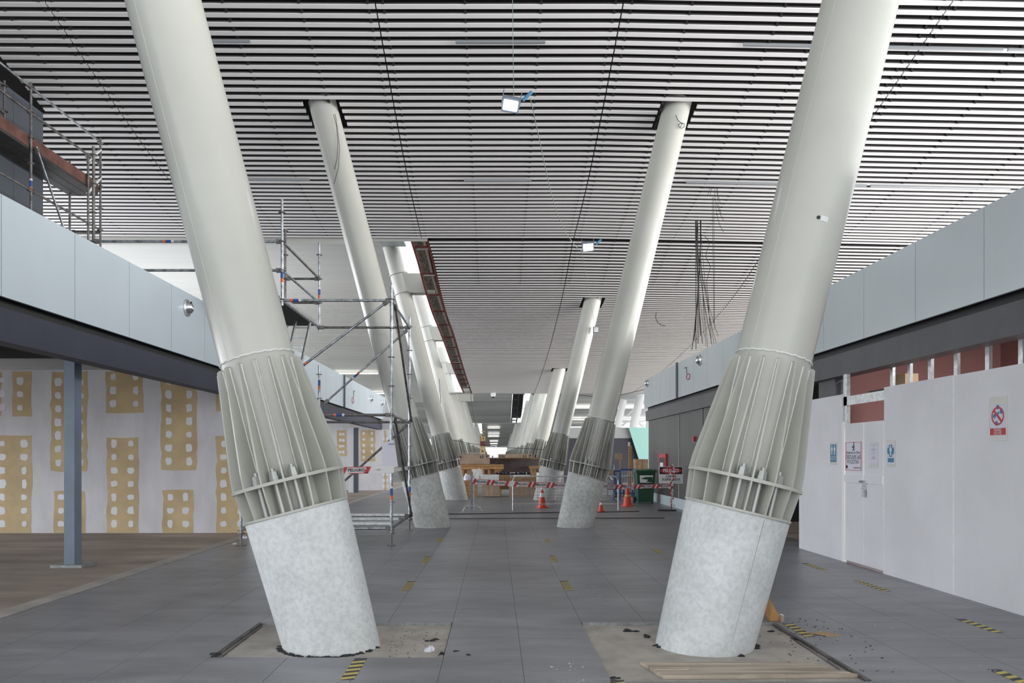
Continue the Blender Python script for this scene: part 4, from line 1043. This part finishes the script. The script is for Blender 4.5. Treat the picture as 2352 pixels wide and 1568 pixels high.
mb = MB(); mb.box(bx_.x - .05, bx_.x + .0, bx_.y, bx_.y + .05, .05, 1.12); mb.build('post', 'post', root); mb = MB(); mb.tube((bx_.x + .03, bx_.y, .02), (bx_.x + .03, bx_.y, 1.0), .018, 8); mb.build('pole', 'galv', root, True)
mb = MB(); pts = [(bx_.x - .27, bx_.y, .0), (bx_.x - .22, bx_.y, .1), (bx_.x - .1, bx_.y, .15), (bx_.x + .1, bx_.y, .15), (bx_.x + .2, bx_.y, .1), (bx_.x + .25, bx_.y, .0)]; mb.path(pts, .018, 8); mb.build('arched_foot', 'galv', root, True)
# ------------------------------------------------------------ crates between the third columns
def crate(x0, x1, y0, y1, z0, z1_, lab, m='wood2', planks=True, vertical=True, name='wooden_crate', battens=True):
    root = MB().box(x0 + .02, x1 - .02, y0 + .02, y1, z0, z1_ - .01).build(name, 'wood', label=lab, cat='crate', group='timber crates in the middle aisle')
    if vertical:
        n = max(2, int((x1 - x0) / .19)); w = (x1 - x0) / n
        for i in range(n): MB().box(x0 + i * w + .004, x0 + (i + 1) * w - .004, y0, y0 + .02, z0, z1_).build('plank', m, root)
    else:
        n = max(1, int((z1_ - z0) / .28)); w = (z1_ - z0) / n
        for i in range(n): MB().box(x0, x1, y0, y0 + .02, z0 + i * w + .004, z0 + (i + 1) * w - .004).build('plank', m, root)
    if battens:
        mb = MB()
        mb.box(x0, x1, y0 - .02, y0, z1_ - .09, z1_); mb.build('batten', 'wood', root)
    return root
YK = 28.0; kk = YK / F; KX = lambda px: (px - CX) * kk; KZ = lambda py: max(0, EYE + (CY - py) * kk)
crate(KX(1062), KX(1097), YK, YK + .8, 0, KZ(1103), 'orange brown timber crate under a white plastic sheet, left end of the crate row', 'wood', battens=False)
crate(KX(1110), KX(1148), YK, YK + .7, .02, KZ(1103.5), 'grey brown plank crate in the middle of the crate row', 'wood2', battens=False)
crate(KX(1169), KX(1228), YK, YK + .9, 0, KZ(1096), 'wide weathered plank crate behind the mesh barrier', 'wood2')
crate(KX(1146), KX(1172), YK + .8, YK + 1.5, .25, KZ(1092), 'ochre ply box between the middle and the wide crate', 'tan', battens=False)
mb = MB(); blob(mb, (KX(1072), YK + .3, KZ(1103)), .17, .25, .22, 10, 3); mb.build('plastic_sheet', 'paper', label='crumpled white plastic sheet on the left crate', cat='sheet')
MB().box(KX(1103), KX(1146), YK + .3, YK + .6, KZ(1103), KZ(1090)).build('metal_trough', 'galv', label='galvanised metal trough lying above the middle crate', cat='trough')
MB().prism([(0, 0), (.32, .35), (.36, .30), (.10, -.12)], (KX(1080), YK + .2, KZ(1103) + .13), UX, UZ, .03).build('white_board', 'white2', label='leaning white board end beside the barrier stand', cat='board')
YS = 30.0; ks = YS / F; SX_ = lambda px: (px - CX) * ks; SZ = lambda py: EYE + (CY - py) * ks
rk = empty('timber_rack', (SX_(1100), YS, 0), 'timber rack carrying the upper crates', 'rack')
for px0, px1 in ((1059, 1066), (1072, 1083), (1109, 1113), (1120, 1126), (1136, 1152)): MB().box(SX_(px0), SX_(px1), YS, YS + .15, 0, SZ(1077)).build('leg', 'wood', rk)
MB().box(SX_(1126), SX_(1241), YS + .3, YS + .6, SZ(1053.5), SZ(1051.6)).build('bearer', 'wood', rk)
for px0, px1 in ((1218, 1224), (1225, 1232)): MB().box(SX_(px0), SX_(px1), YS, YS + .15, 0, SZ(1070)).build('leg', 'wood', rk)
MB().box(SX_(1050), SX_(1157), YS - .06, YS + .9, SZ(1077), SZ(1071.5)).build('cross_board', 'pine', rk)
MB().box(SX_(1050), SX_(1157), YS - .02, YS + .9, SZ(1071), SZ(1066)).build('cross_board', 'wood', rk)
MB().box(SX_(1216), SX_(1240), YS - .02, YS + .9, SZ(1076), SZ(1070)).build('cross_board', 'wood', rk)
MB().box(SX_(1113), SX_(1150), YS + .16, YS + .2, SZ(1092), SZ(1078)).build('back_board', 'tan', rk)
MB().box(SX_(1054), SX_(1083), YS + .25, YS + .3, SZ(1105), SZ(1078)).build('back_board', 'wood', rk)
c_ = crate(SX_(1048), SX_(1125), YS + .0, YS + .8, SZ(1065.5), SZ(1043), 'large pale ply crate printed OTIS on the rack, upper left', 'wood2', vertical=False, battens=False)
text('OTIS', .13, (SX_(1053), YS - .004, SZ(1049.5)), UX, UZ, 'ink', c_, bold=.003)
def marks(px, py, s):
    mb = MB(); o_ = Vector((SX_(px), YS - .001, SZ(py)))
    for d in (0, .09): mb.prism([(d, -s), (d + .03, -s), (d + .03, s), (d, s)], o_, UX, UZ, .003)
    mb.prism([(.22, s), (.32, s), (.28, 0), (.28, -s), (.31, -s), (.23, -s), (.26, -s), (.26, 0)], o_, UX, UZ, .003)
    mb.prism([(.42, s * .3), (.5, s), (.58, s * .3), (.52, s * .3), (.52, -s), (.48, -s), (.48, s * .3)], o_, UX, UZ, .003)
    return mb
marks(1103, 1049, .055).build('print', 'ink', c_)
c_ = crate(SX_(1144), SX_(1223), YS + .0, YS + .8, SZ(1051.5), SZ(1042), 'long flat ply crate with OTIS print, upper right', 'wood2', vertical=False, battens=False)
text('OTIS', .11, (SX_(1153), YS - .004, SZ(1048.2)), UX, UZ, 'ink', c_, bold=.003)
marks(1202, 1047.5, .05).build('print', 'ink', c_)
MB().box(SX_(1124), SX_(1241), YS + .93, YS + .97, SZ(1086), SZ(1050.6)).build('tall_panel', 'tarp', label='large mauve grey board leaning below the upper right crate', cat='board')
mb = MB(); rr = random.Random(8)
for i in range(9): blob(mb, (SX_(1140 + i * 9), YK + 1.0, KZ(1091.6)), .1, .15, rr.uniform(.08, .15), 7, i)
mb.build('dark_debris', 'rub', label='heap of dark rags and debris on top of the crates', cat='debris')
MB().bar((KX(1176), YK + .3, KZ(1096) + .022), (KX(1221), YK + .3, KZ(1096) + .022), .2, .04).build('loose_board', 'plank', label='loose board lying on the wide crate', cat='board')
mb = MB(); 
for i, px in enumerate((1062, 1071, 1081, 1092, 1104)): mb.bar((SX_(px), YS + .2, SZ(1042) + .02), (SX_(px + 9), YS + .5, SZ(1041) + .02), .06, .035)
mb.build('timber_offcuts', 'plank', label='thin timber offcuts on top of the upper left crate', cat='timber')
# yellow lift tower far off
YL = 62; kl = YL / F; LX = lambda px: (px - CX) * kl; LZ = lambda py: EYE + (CY - py) * kl
rt = empty('mast_lift', (LX(1109), YL, 0), 'yellow mast lift standing far off at the left column row', 'lift')
for px in (1104.5, 1113): MB().tube((LX(px), YL, 0), (LX(px), YL, LZ(1003)), .06, 8).build('mast', 'yellowlift', rt)
for i in range(16): MB().bar((LX(1104.5), YL, .3 + i * .22), (LX(1113), YL, .3 + i * .22), .05, .05).build('rung', 'yellowlift', rt)
MB().box(LX(1103), LX(1115), YL - .2, YL + .3, LZ(1024), LZ(1013)).build('head_box', 'redsteel', rt)
MB().box(LX(1102), LX(1103.5), YL - .2, YL + .2, LZ(1018), LZ(1002)).build('arm', 'yellowlift', rt); MB().box(LX(1102), LX(1115), YL - .2, YL + .2, LZ(1005), LZ(1002)).build('arm', 'yellowlift', rt)
# ------------------------------------------------------------ clutter at the far right
YR = 27.5; kr = YR / F; RX = lambda px: (px - CX) * kr; RZ = lambda py: max(0, EYE + (CY - py) * kr)
def barrier(px0, px1, py, YY, lab, m='bluepaint', legs=4):
    k_ = YY / F; x0, x1 = (px0 - CX) * k_, (px1 - CX) * k_; zt = EYE + (CY - py) * k_
    root = empty('crowd_barrier', ((x0 + x1) / 2, YY, 0), lab, 'barrier', 'blue tube barriers by the teal wall')
    MB().tube((x0, YY, zt), (x1, YY, zt), .03, 8).build('top_rail', m, root, True); MB().tube((x0, YY, .25), (x1, YY, .25), .025, 8).build('bottom_rail', m, root, True)
    for x in (x0, x1): MB().tube((x, YY, 0), (x, YY, zt), .03, 8).build('upright', m, root, True)
    n = 14; mb = MB()
    for i in range(1, n): mb.tube((x0 + (x1 - x0) * i / n, YY, .25), (x0 + (x1 - x0) * i / n, YY, zt), .006, 4)
    mb.build('wire_infill', 'post', root)
    for x in (x0 + .2, x1 - .2): MB().bar((x, YY - .3, .01), (x, YY + .3, .01), .05, .03).build('foot', m, root)
barrier(1410, 1424, 1081, 26.0, 'short blue barrier end left of the cardboard stack')
barrier(1425, 1496, 1078, 26.0, 'long blue tube barrier in front of the cardboard stack')
barrier(1396, 1409, 1068, 29.0, 'pale blue barrier behind the sign board on a stick', 'post')
x_ = RX(1448); root = empty('timber_post', (x_, YR, 0), 'rough timber post with white wrapped top standing by the barriers', 'post')
MB().box(x_ - .06, x_ + .05, YR, YR + .1, 0, RZ(1023)).build('shaft', 'wood', root); MB().box(x_ - .08, x_ - .01, YR - .02, YR + .06, RZ(1024), RZ(1015)).build('wrap', 'white2', root)
x_ = RX(1420); root = empty('sign_stake', (x_, YR - .3, 0), 'back of a small board nailed to a pale stake', 'sign')
MB().bar((x_ + .12, YR - .3, 0), (x_ + .0, YR - .3, RZ(1040)), .05, .04).build('stake', 'pine', root); MB().box(x_ - .17, x_ + .1, YR - .27, YR - .24, RZ(1055), RZ(1041)).build('board', 'plank', root)
for i, (px0, px1, py0, py1) in enumerate(((1467, 1482.5, 1066, 1054), (1482.8, 1497, 1066, 1054), (1467.5, 1482, 1079, 1066.2), (1482.4, 1497, 1079, 1066.2), (1467, 1497, 1100, 1079.2))):
    lab = ['upper left cardboard carton of the stack by the teal wall', 'upper right cardboard carton of the stack by the teal wall', 'middle left cardboard carton of the stack by the teal wall', 'middle right cardboard carton of the stack by the teal wall', 'wide bottom cardboard carton of the stack by the teal wall'][i]
    root = MB().box(RX(px0), RX(px1) - .01, YR + .6, YR + 1.1, (RZ(1100) - .0 if False else (0 if i == 4 else RZ(py0))), RZ(py1) - .005).build('carton', 'tan', label=lab, cat='carton', group='cardboard cartons by the teal wall')
    MB().box((RX(px0) + RX(px1)) / 2 - .03, (RX(px0) + RX(px1)) / 2 + .02, YR + .595, YR + .6, RZ(py0) if i < 4 else .3, RZ(py1) - .01).build('packing_tape', 'plank', root)
MB().tube((RX(1450), YR - .8, RZ(1091)), (RX(1450), YR - .8, RZ(1080)), .11, 16).v
root = empty('bench', (RX(1440), YR - .8, 0), 'low work bench under the white bucket behind the orange cone', 'bench')
MB().box(RX(1405), RX(1466), YR - 1.1, YR - .5, RZ(1093), RZ(1091)).build('bench_top', 'galv', root)
for px in (1408, 1432, 1448, 1463): MB().box(RX(px), RX(px) + .07, YR - 1.0, YR - .9, 0, RZ(1093)).build('leg', 'wood', root)
mb = MB(); mb.tube((RX(1455), YR - .8, RZ(1091)), (RX(1455), YR - .8, RZ(1080)), .11, 16, .125); mb.build('bucket', 'white2', smooth=True, label='white plastic bucket on the low bench', cat='bucket')
for i, (px0, px1, py0, py1, m, lab) in enumerate(((1390, 1412, 1104, 1092, 'galv', 'grey metal parts heaped behind the tape'), (1412, 1432, 1110, 1098, 'rub', 'dark bundle lying under the low bench'), (1392, 1420, 1089, 1078, 'tan', 'tan carton behind the pale blue barrier'), (1428, 1462, 1140, 1124, 'bluepaint', 'blue crate on the floor behind the cone'))):
    YY = EYE * F / (1141 - CY) if i == 3 else YR + .3
    k_ = YY / F
    mb = MB(); xa, xb = (px0 - CX) * k_, (px1 - CX) * k_; za, zb = (0 if i in (1, 3) else EYE + (CY - py0) * k_), EYE + (CY - py1) * k_
    if i in (0, 1):
        for j in range(7): mb.bar((xa + (xb - xa) * random.random(), YY, za), (xa + (xb - xa) * random.random(), YY + .2, zb), .06, .05)
        mb.bar((xa, YY, za), (xb, YY, za), .1, .1)
    else:
        mb.box(xa, xb, YY, YY + .3, za, zb - .03); mb.box(xa - .02, xb + .02, YY - .02, YY + .32, zb - .05, zb)
    mb.build(('metal_parts', 'dark_bundle', 'carton', 'plastic_crate')[i], m, label=lab, cat=('parts', 'bundle', 'carton', 'crate')[i])
YE = 43.5; ke = YE / F
def farwall(px0, px1, py0, py1, name, m, lab, Y=YE, poly=None):
    k_ = Y / F; q = [((x - CX) * k_, EYE + (CY - y) * k_) for x, y in (poly or ((px0, py0), (px1, py0), (px1, py1), (px0, py1)))]
    return MB().prism(q[::-1], (0, Y, 0), UX, UZ, -.1).build(name, m, label=lab, kind='structure')
farwall(1296, 1720, 1006, 1108, 'wall_far_dark', 'darkblue', 'dark blue black lower wall at the far right')
farwall(1296, 1720, 981, 1006, 'wall_far_band', 'greyband', 'grey band above the dark far right wall')
farwall(0, 0, 0, 0, 'wall_far_teal', 'teal', 'pale teal panel wall at the far right', YE - .3, ((1444, 981), (1640, 981), (1640, 1107), (1484, 1107)))
# ------------------------------------------------------------ slender white columns and braces in the bright far bay
for i, (p0, p1, r, lab) in enumerate((((1432, 918), (1416, 990), .28, 'slender white slanted column in the bright far bay, left one'), ((1475, 890), (1453, 990), .33, 'slender white slanted column in the bright far bay, middle one'), ((1500, 930), (1490, 990), .3, 'slender white slanted column beside the right fascia end'))):
    YY = 58; a_, b_ = PT(*p0, YY), PT(*p1, YY); d = (b_ - a_).normalized(); b2_ = a_ + d * ((a_.z - 0) / -d.z)
    MB().tube(b2_, a_, r, 20).build('slender_column', 'white2', smooth=True, label=lab, cat='column', group='white slanted columns far off')
mb = MB(); mb.bar(PT(1440, 955, 60), PT(1458, 938, 60), .15, .15); mb.bar(PT(1428, 978, 60), PT(1440, 968, 60), .15, .15); mb.bar(PT(1468, 972, 60), PT(1478, 980, 60), .15, .15); mb.build('trim_7', 'white2', label='white roof braces between the far slender columns', kind='structure')
# ------------------------------------------------------------ thin far cables
MB().path([PT(x, y, 42) for x, y in ((1300, 905), (1340, 908), (1390, 913), (1430, 906), (1485, 893))], .015, 4).build('sagging_cable', 'cable', label='thin cable sagging below the ceiling edge toward the right fascia', cat='cable')
MB().path([PT(x, y, 33) for x, y in ((1030, 1008), (1050, 1012), (1078, 1018), (1110, 1022), (1170, 1028), (1250, 1032))], .010, 4).build('sagging_cable', 'cable', label='dark cable strung between the column rows above the crates', cat='cable')
MB().path([PT(x, y, 44) for x, y in ((1081, 902), (1083, 930), (1089, 960), (1093, 980))], .015, 4).build('sagging_cable', 'cable', label='cable hanging from the left end of the middle ceiling edge', cat='cable')
MB().path([PT(x, y, 30) for x, y in ((1009, 870), (1012, 920), (1011, 945))], .010, 4).build('sagging_cable', 'cable', label='cable hanging against the third left column', cat='cable')
MB().path([(-7, 19.6, .006), (-3.5, 19.5, .006), (-1, 19.7, .006), (1.5, 20.2, .006), (4, 20.6, .006)], .014, 6).build('floor_cable', 'cable', label='black cable lying across the floor between the second and third columns', cat='cable')
MB().path([(-6.5, 18.1, .02), (-2.5, 18.0, .02), (.6, 18.2, .02), (4.2, 18.4, .01)], .010, 6).build('floor_batten', 'deck', label='brown batten lying across the floor before the barriers', cat='batten')
# ------------------------------------------------------------ hazard strips on the floor
def hazard(x, ya, yb, lab, w=.095, worn=0):
    root = MB().box(x - w / 2, x + w / 2, ya, yb, .0002, .0010).build('hazard_strip', 'hblack', label=lab, cat='tape', group='black and yellow tape strips on the floor')
    mb = MB(); s = ya
    while s < yb - .10:
        mb.add([(x - w / 2, s, .0014), (x + w / 2, s + .035, .0014), (x + w / 2, s + .085, .0014), (x - w / 2, s + .05, .0014)], [(0, 1, 2, 3)]); s += .10
    mb.build('yellow_bars', 'yellow', root)
hz = [(-1.03, 5.13, 5.68, 'hazard strip in front of the left column pit'), (-1.04, 8.53, 9.17, 'hazard strip behind the nearest left column, first of three'), (-1.04, 10.75, 11.4, 'hazard strip behind the nearest left column, second of three'),
      (-1.03, 13.3, 13.9, 'faint hazard strip in front of the second left column'), (.85, 8.55, 9.2, 'hazard strip in the middle aisle left of the nearest right foot'), (.88, 10.85, 11.5, 'hazard strip in the middle aisle, farther one'),
      (.95, 13.3, 13.8, 'faint hazard strip in front of the second right column'), (2.65, 11.8, 12.4, 'faint hazard strip left of the nearest right steel cage'), (4.47, 10.05, 10.7, 'hazard strip near the far end of the hoarding'),
      (4.50, 8.5, 9.2, 'hazard strip before the hoarding door'), (4.42, 6.5, 7.05, 'hazard strip in front of the nearest hoarding board'), (3.62, 4.95, 5.38, 'hazard strip at the lower right picture corner beside the pit'),
      (.84, 4.9, 5.12, 'hazard strip at the near left corner of the right pit'), (2.70, 6.35, 6.85, 'dusty hazard strip along the right edge of the right pit')]
for h_ in hz: hazard(h_[0], h_[1], h_[2], 'short black and yellow ' + h_[3])
# ------------------------------------------------------------ debris near the pits
a0 = [PT(1500, 1520, 5.0), 0]
mb = MB(); v = [(1.075, 5.40, -.022), (2.46, 5.25, -.022), (2.59, 5.62 - .14, -.022), (1.05, 5.60, -.022)]
pl = [(1.02, 5.545), (1.07, 5.43), (1.16, 5.30), (1.9, 5.29), (2.55, 5.27), (2.53, 5.36), (2.30, 5.56), (1.6, 5.57)]
pz = .004
o = MB().prism([(x, y) for x, y in [(1.185, 5.22), (1.8, 5.22), (2.57, 5.25), (2.35, 5.545), (1.75, 5.56), (1.09, 5.57), (1.13, 5.45), (1.15, 5.33)]], (0, 0, -.022), UX, Vector((0, 1, 0)), .026).build('split_plank', 'plank', label='split pale pine plank lying in the right column pit', cat='plank')
mb = MB()
for x_a, y_a, l in ((1.2, 5.50, .7), (1.15, 5.36, .25), (1.22, 5.40, .2), (2.35, 5.28, .18), (1.75, 5.235, .3)): mb.bar((x_a, y_a, .007), (x_a + l, y_a + .004, .007), .008, .006)
mb.build('splinter', 'plank', o)
wp = FL(1772, 1432)
KWX = lambda x: (x - CX) * 6.95 / F
mb = MB(); mb.prism([(KWX(1768), .0), (KWX(1791), .0), (KWX(1791), .04), (KWX(1759), .27), (KWX(1752), .30), (KWX(1742), .20)], (0, 6.95, .001), UX, UZ, -.05); mb.build('timber_wedge', 'pine', label='orange pine timber wedge leaning behind the nearest right concrete foot', cat='timber')
MB().box(2.67, 2.70, 6.92, 7.0, .0, .05).build('wood_block', 'plank', label='small pine block at the foot of the timber wedge', cat='block')
mb = MB(); c_ = FL(1890, 1458); mb.add([c_ + Vector(p_) for p_ in ((-.12, .06, .004), (.02, .06, .02), (.16, -.03, .003), (.03, -.05, .001), (-.06, -.01, .012), (-.12, .06, .001), (.02, .06, .016), (.16, -.03, .0), (.03, -.05, -.0), (-.06, -.01, .009))], [(0, 4, 1), (4, 3, 2, 1), (5, 6, 9), (9, 6, 7, 8), (0, 1, 6, 5), (1, 2, 7, 6), (2, 3, 8, 7), (3, 4, 9, 8), (4, 0, 5, 9)]); mb.build('cardboard_piece', 'tan', label='torn brown cardboard piece on the tiles right of the right pit', cat='cardboard')
def clump(px, py, rx, ry, lab, m='rub', z=-.024, h=.012, seed=1, name='sealant_scrap', cat='scrap'):
    Y = (EYE - z) * F / (py - CY); c = Vector(((px - CX) * Y / F, Y, z)); mb = MB(); rr = random.Random(seed)
    for i in range(5): blob(mb, c + Vector((rr.uniform(-rx, rx) * .7, rr.uniform(-ry, ry) * .7, 0)), rx * rr.uniform(.3, .6), ry * rr.uniform(.35, .7), h * rr.uniform(.5, 1), 8, seed * 10 + i)
    mb.build(name, m, label=lab, cat=cat)
clump(991, 1470, .055, .045, 'dark sealant scrap in the right part of the left pit', seed=2)
clump(1018, 1500, .03, .05, 'black sealant scrap at the near right corner of the left pit', seed=3)
clump(1047, 1495, .03, .02, 'thin black scrap on the tile right of the left pit', z=.0, h=.006, seed=4)
clump(1073, 1503, .03, .02, 'grey black scrap on the tile, farther from the left pit', z=.0, h=.006, seed=5)
clump(492, 1504, .06, .05, 'black sealant scrap at the near left corner of the left pit', z=.0, seed=6, h=.02)
clump(1447, 1448, .07, .05, 'large dark scrap in the far left part of the right pit', seed=7, h=.02)
clump(1490, 1462, .06, .04, 'dark scrap against the nearest right concrete foot', seed=8, h=.025)
clump(1775, 1450, .05, .03, 'dark scrap behind the nearest right concrete foot in the pit', seed=9)
clump(1828, 1469, .035, .04, 'small dark scrap near the right edge of the right pit', seed=10)
clump(1410, 1556, .05, .03, 'black scrap at the near left corner of the right pit', z=-.01, seed=12)
clump(985, 1495, .05, .03, 'crumpled white paper in the left pit', 'paper', seed=13, h=.04, name='crumpled_paper', cat='paper')
clump(541, 1249, .06, .05, 'crumpled white paper on the kerb near the scaffold foot', 'paper', z=.0, seed=14, h=.02, name='crumpled_paper', cat='paper')
clump(563, 1236, .05, .05, 'white rag beside the left scaffold foot', 'paper', z=.0, seed=15, h=.05, name='white_rag', cat='rag')
clump(1783, 1417, .06, .05, 'white plaster lump between the concrete foot and timber wedge', 'white2', z=.0, seed=16, h=.04, name='plaster_lump', cat='plaster')
mb = MB(); rr = random.Random(21)
for i in range(130):
    x, y = rr.uniform(1.9, 3.1), rr.uniform(5.3, 7.1); z = -.024 if x < 2.59 else 0; s = rr.uniform(.002, .008); 
    if abs(x - 2.59) < .02: continue
    if (x < 2.25 and 5.7 < y < 6.6) or (y < 5.62 and x < 2.6): continue
    mb.box(x, x + s * 2, y, y + s, z, z + s * .6)
for i in range(60):
    x, y = rr.uniform(-.9, -.42), rr.uniform(5.75, 6.8); s = rr.uniform(.002, .006); mb.box(x, x + s * 2, y, y + s, -.024, -.024 + s * .6)
mb.build('debris_crumbs', 'rub', label='dark crumbs of sealant scattered in and around the pits', cat='debris', kind='stuff')
mb = MB()
for i in range(45):
    x, y = rr.choice([(rr.uniform(.9, 1.9), rr.uniform(7.9, 8.8)), (rr.uniform(2.8, 3.6), rr.uniform(5.2, 6.8)), (rr.uniform(.4, .75), rr.uniform(4.9, 5.6))]); s = rr.uniform(.002, .006); mb.box(x, x + s * 2, y, y + s, 0, s * .6)
mb.build('paper_crumbs', 'white2', label='white crumbs scattered on the grey tiles', cat='debris', kind='stuff')
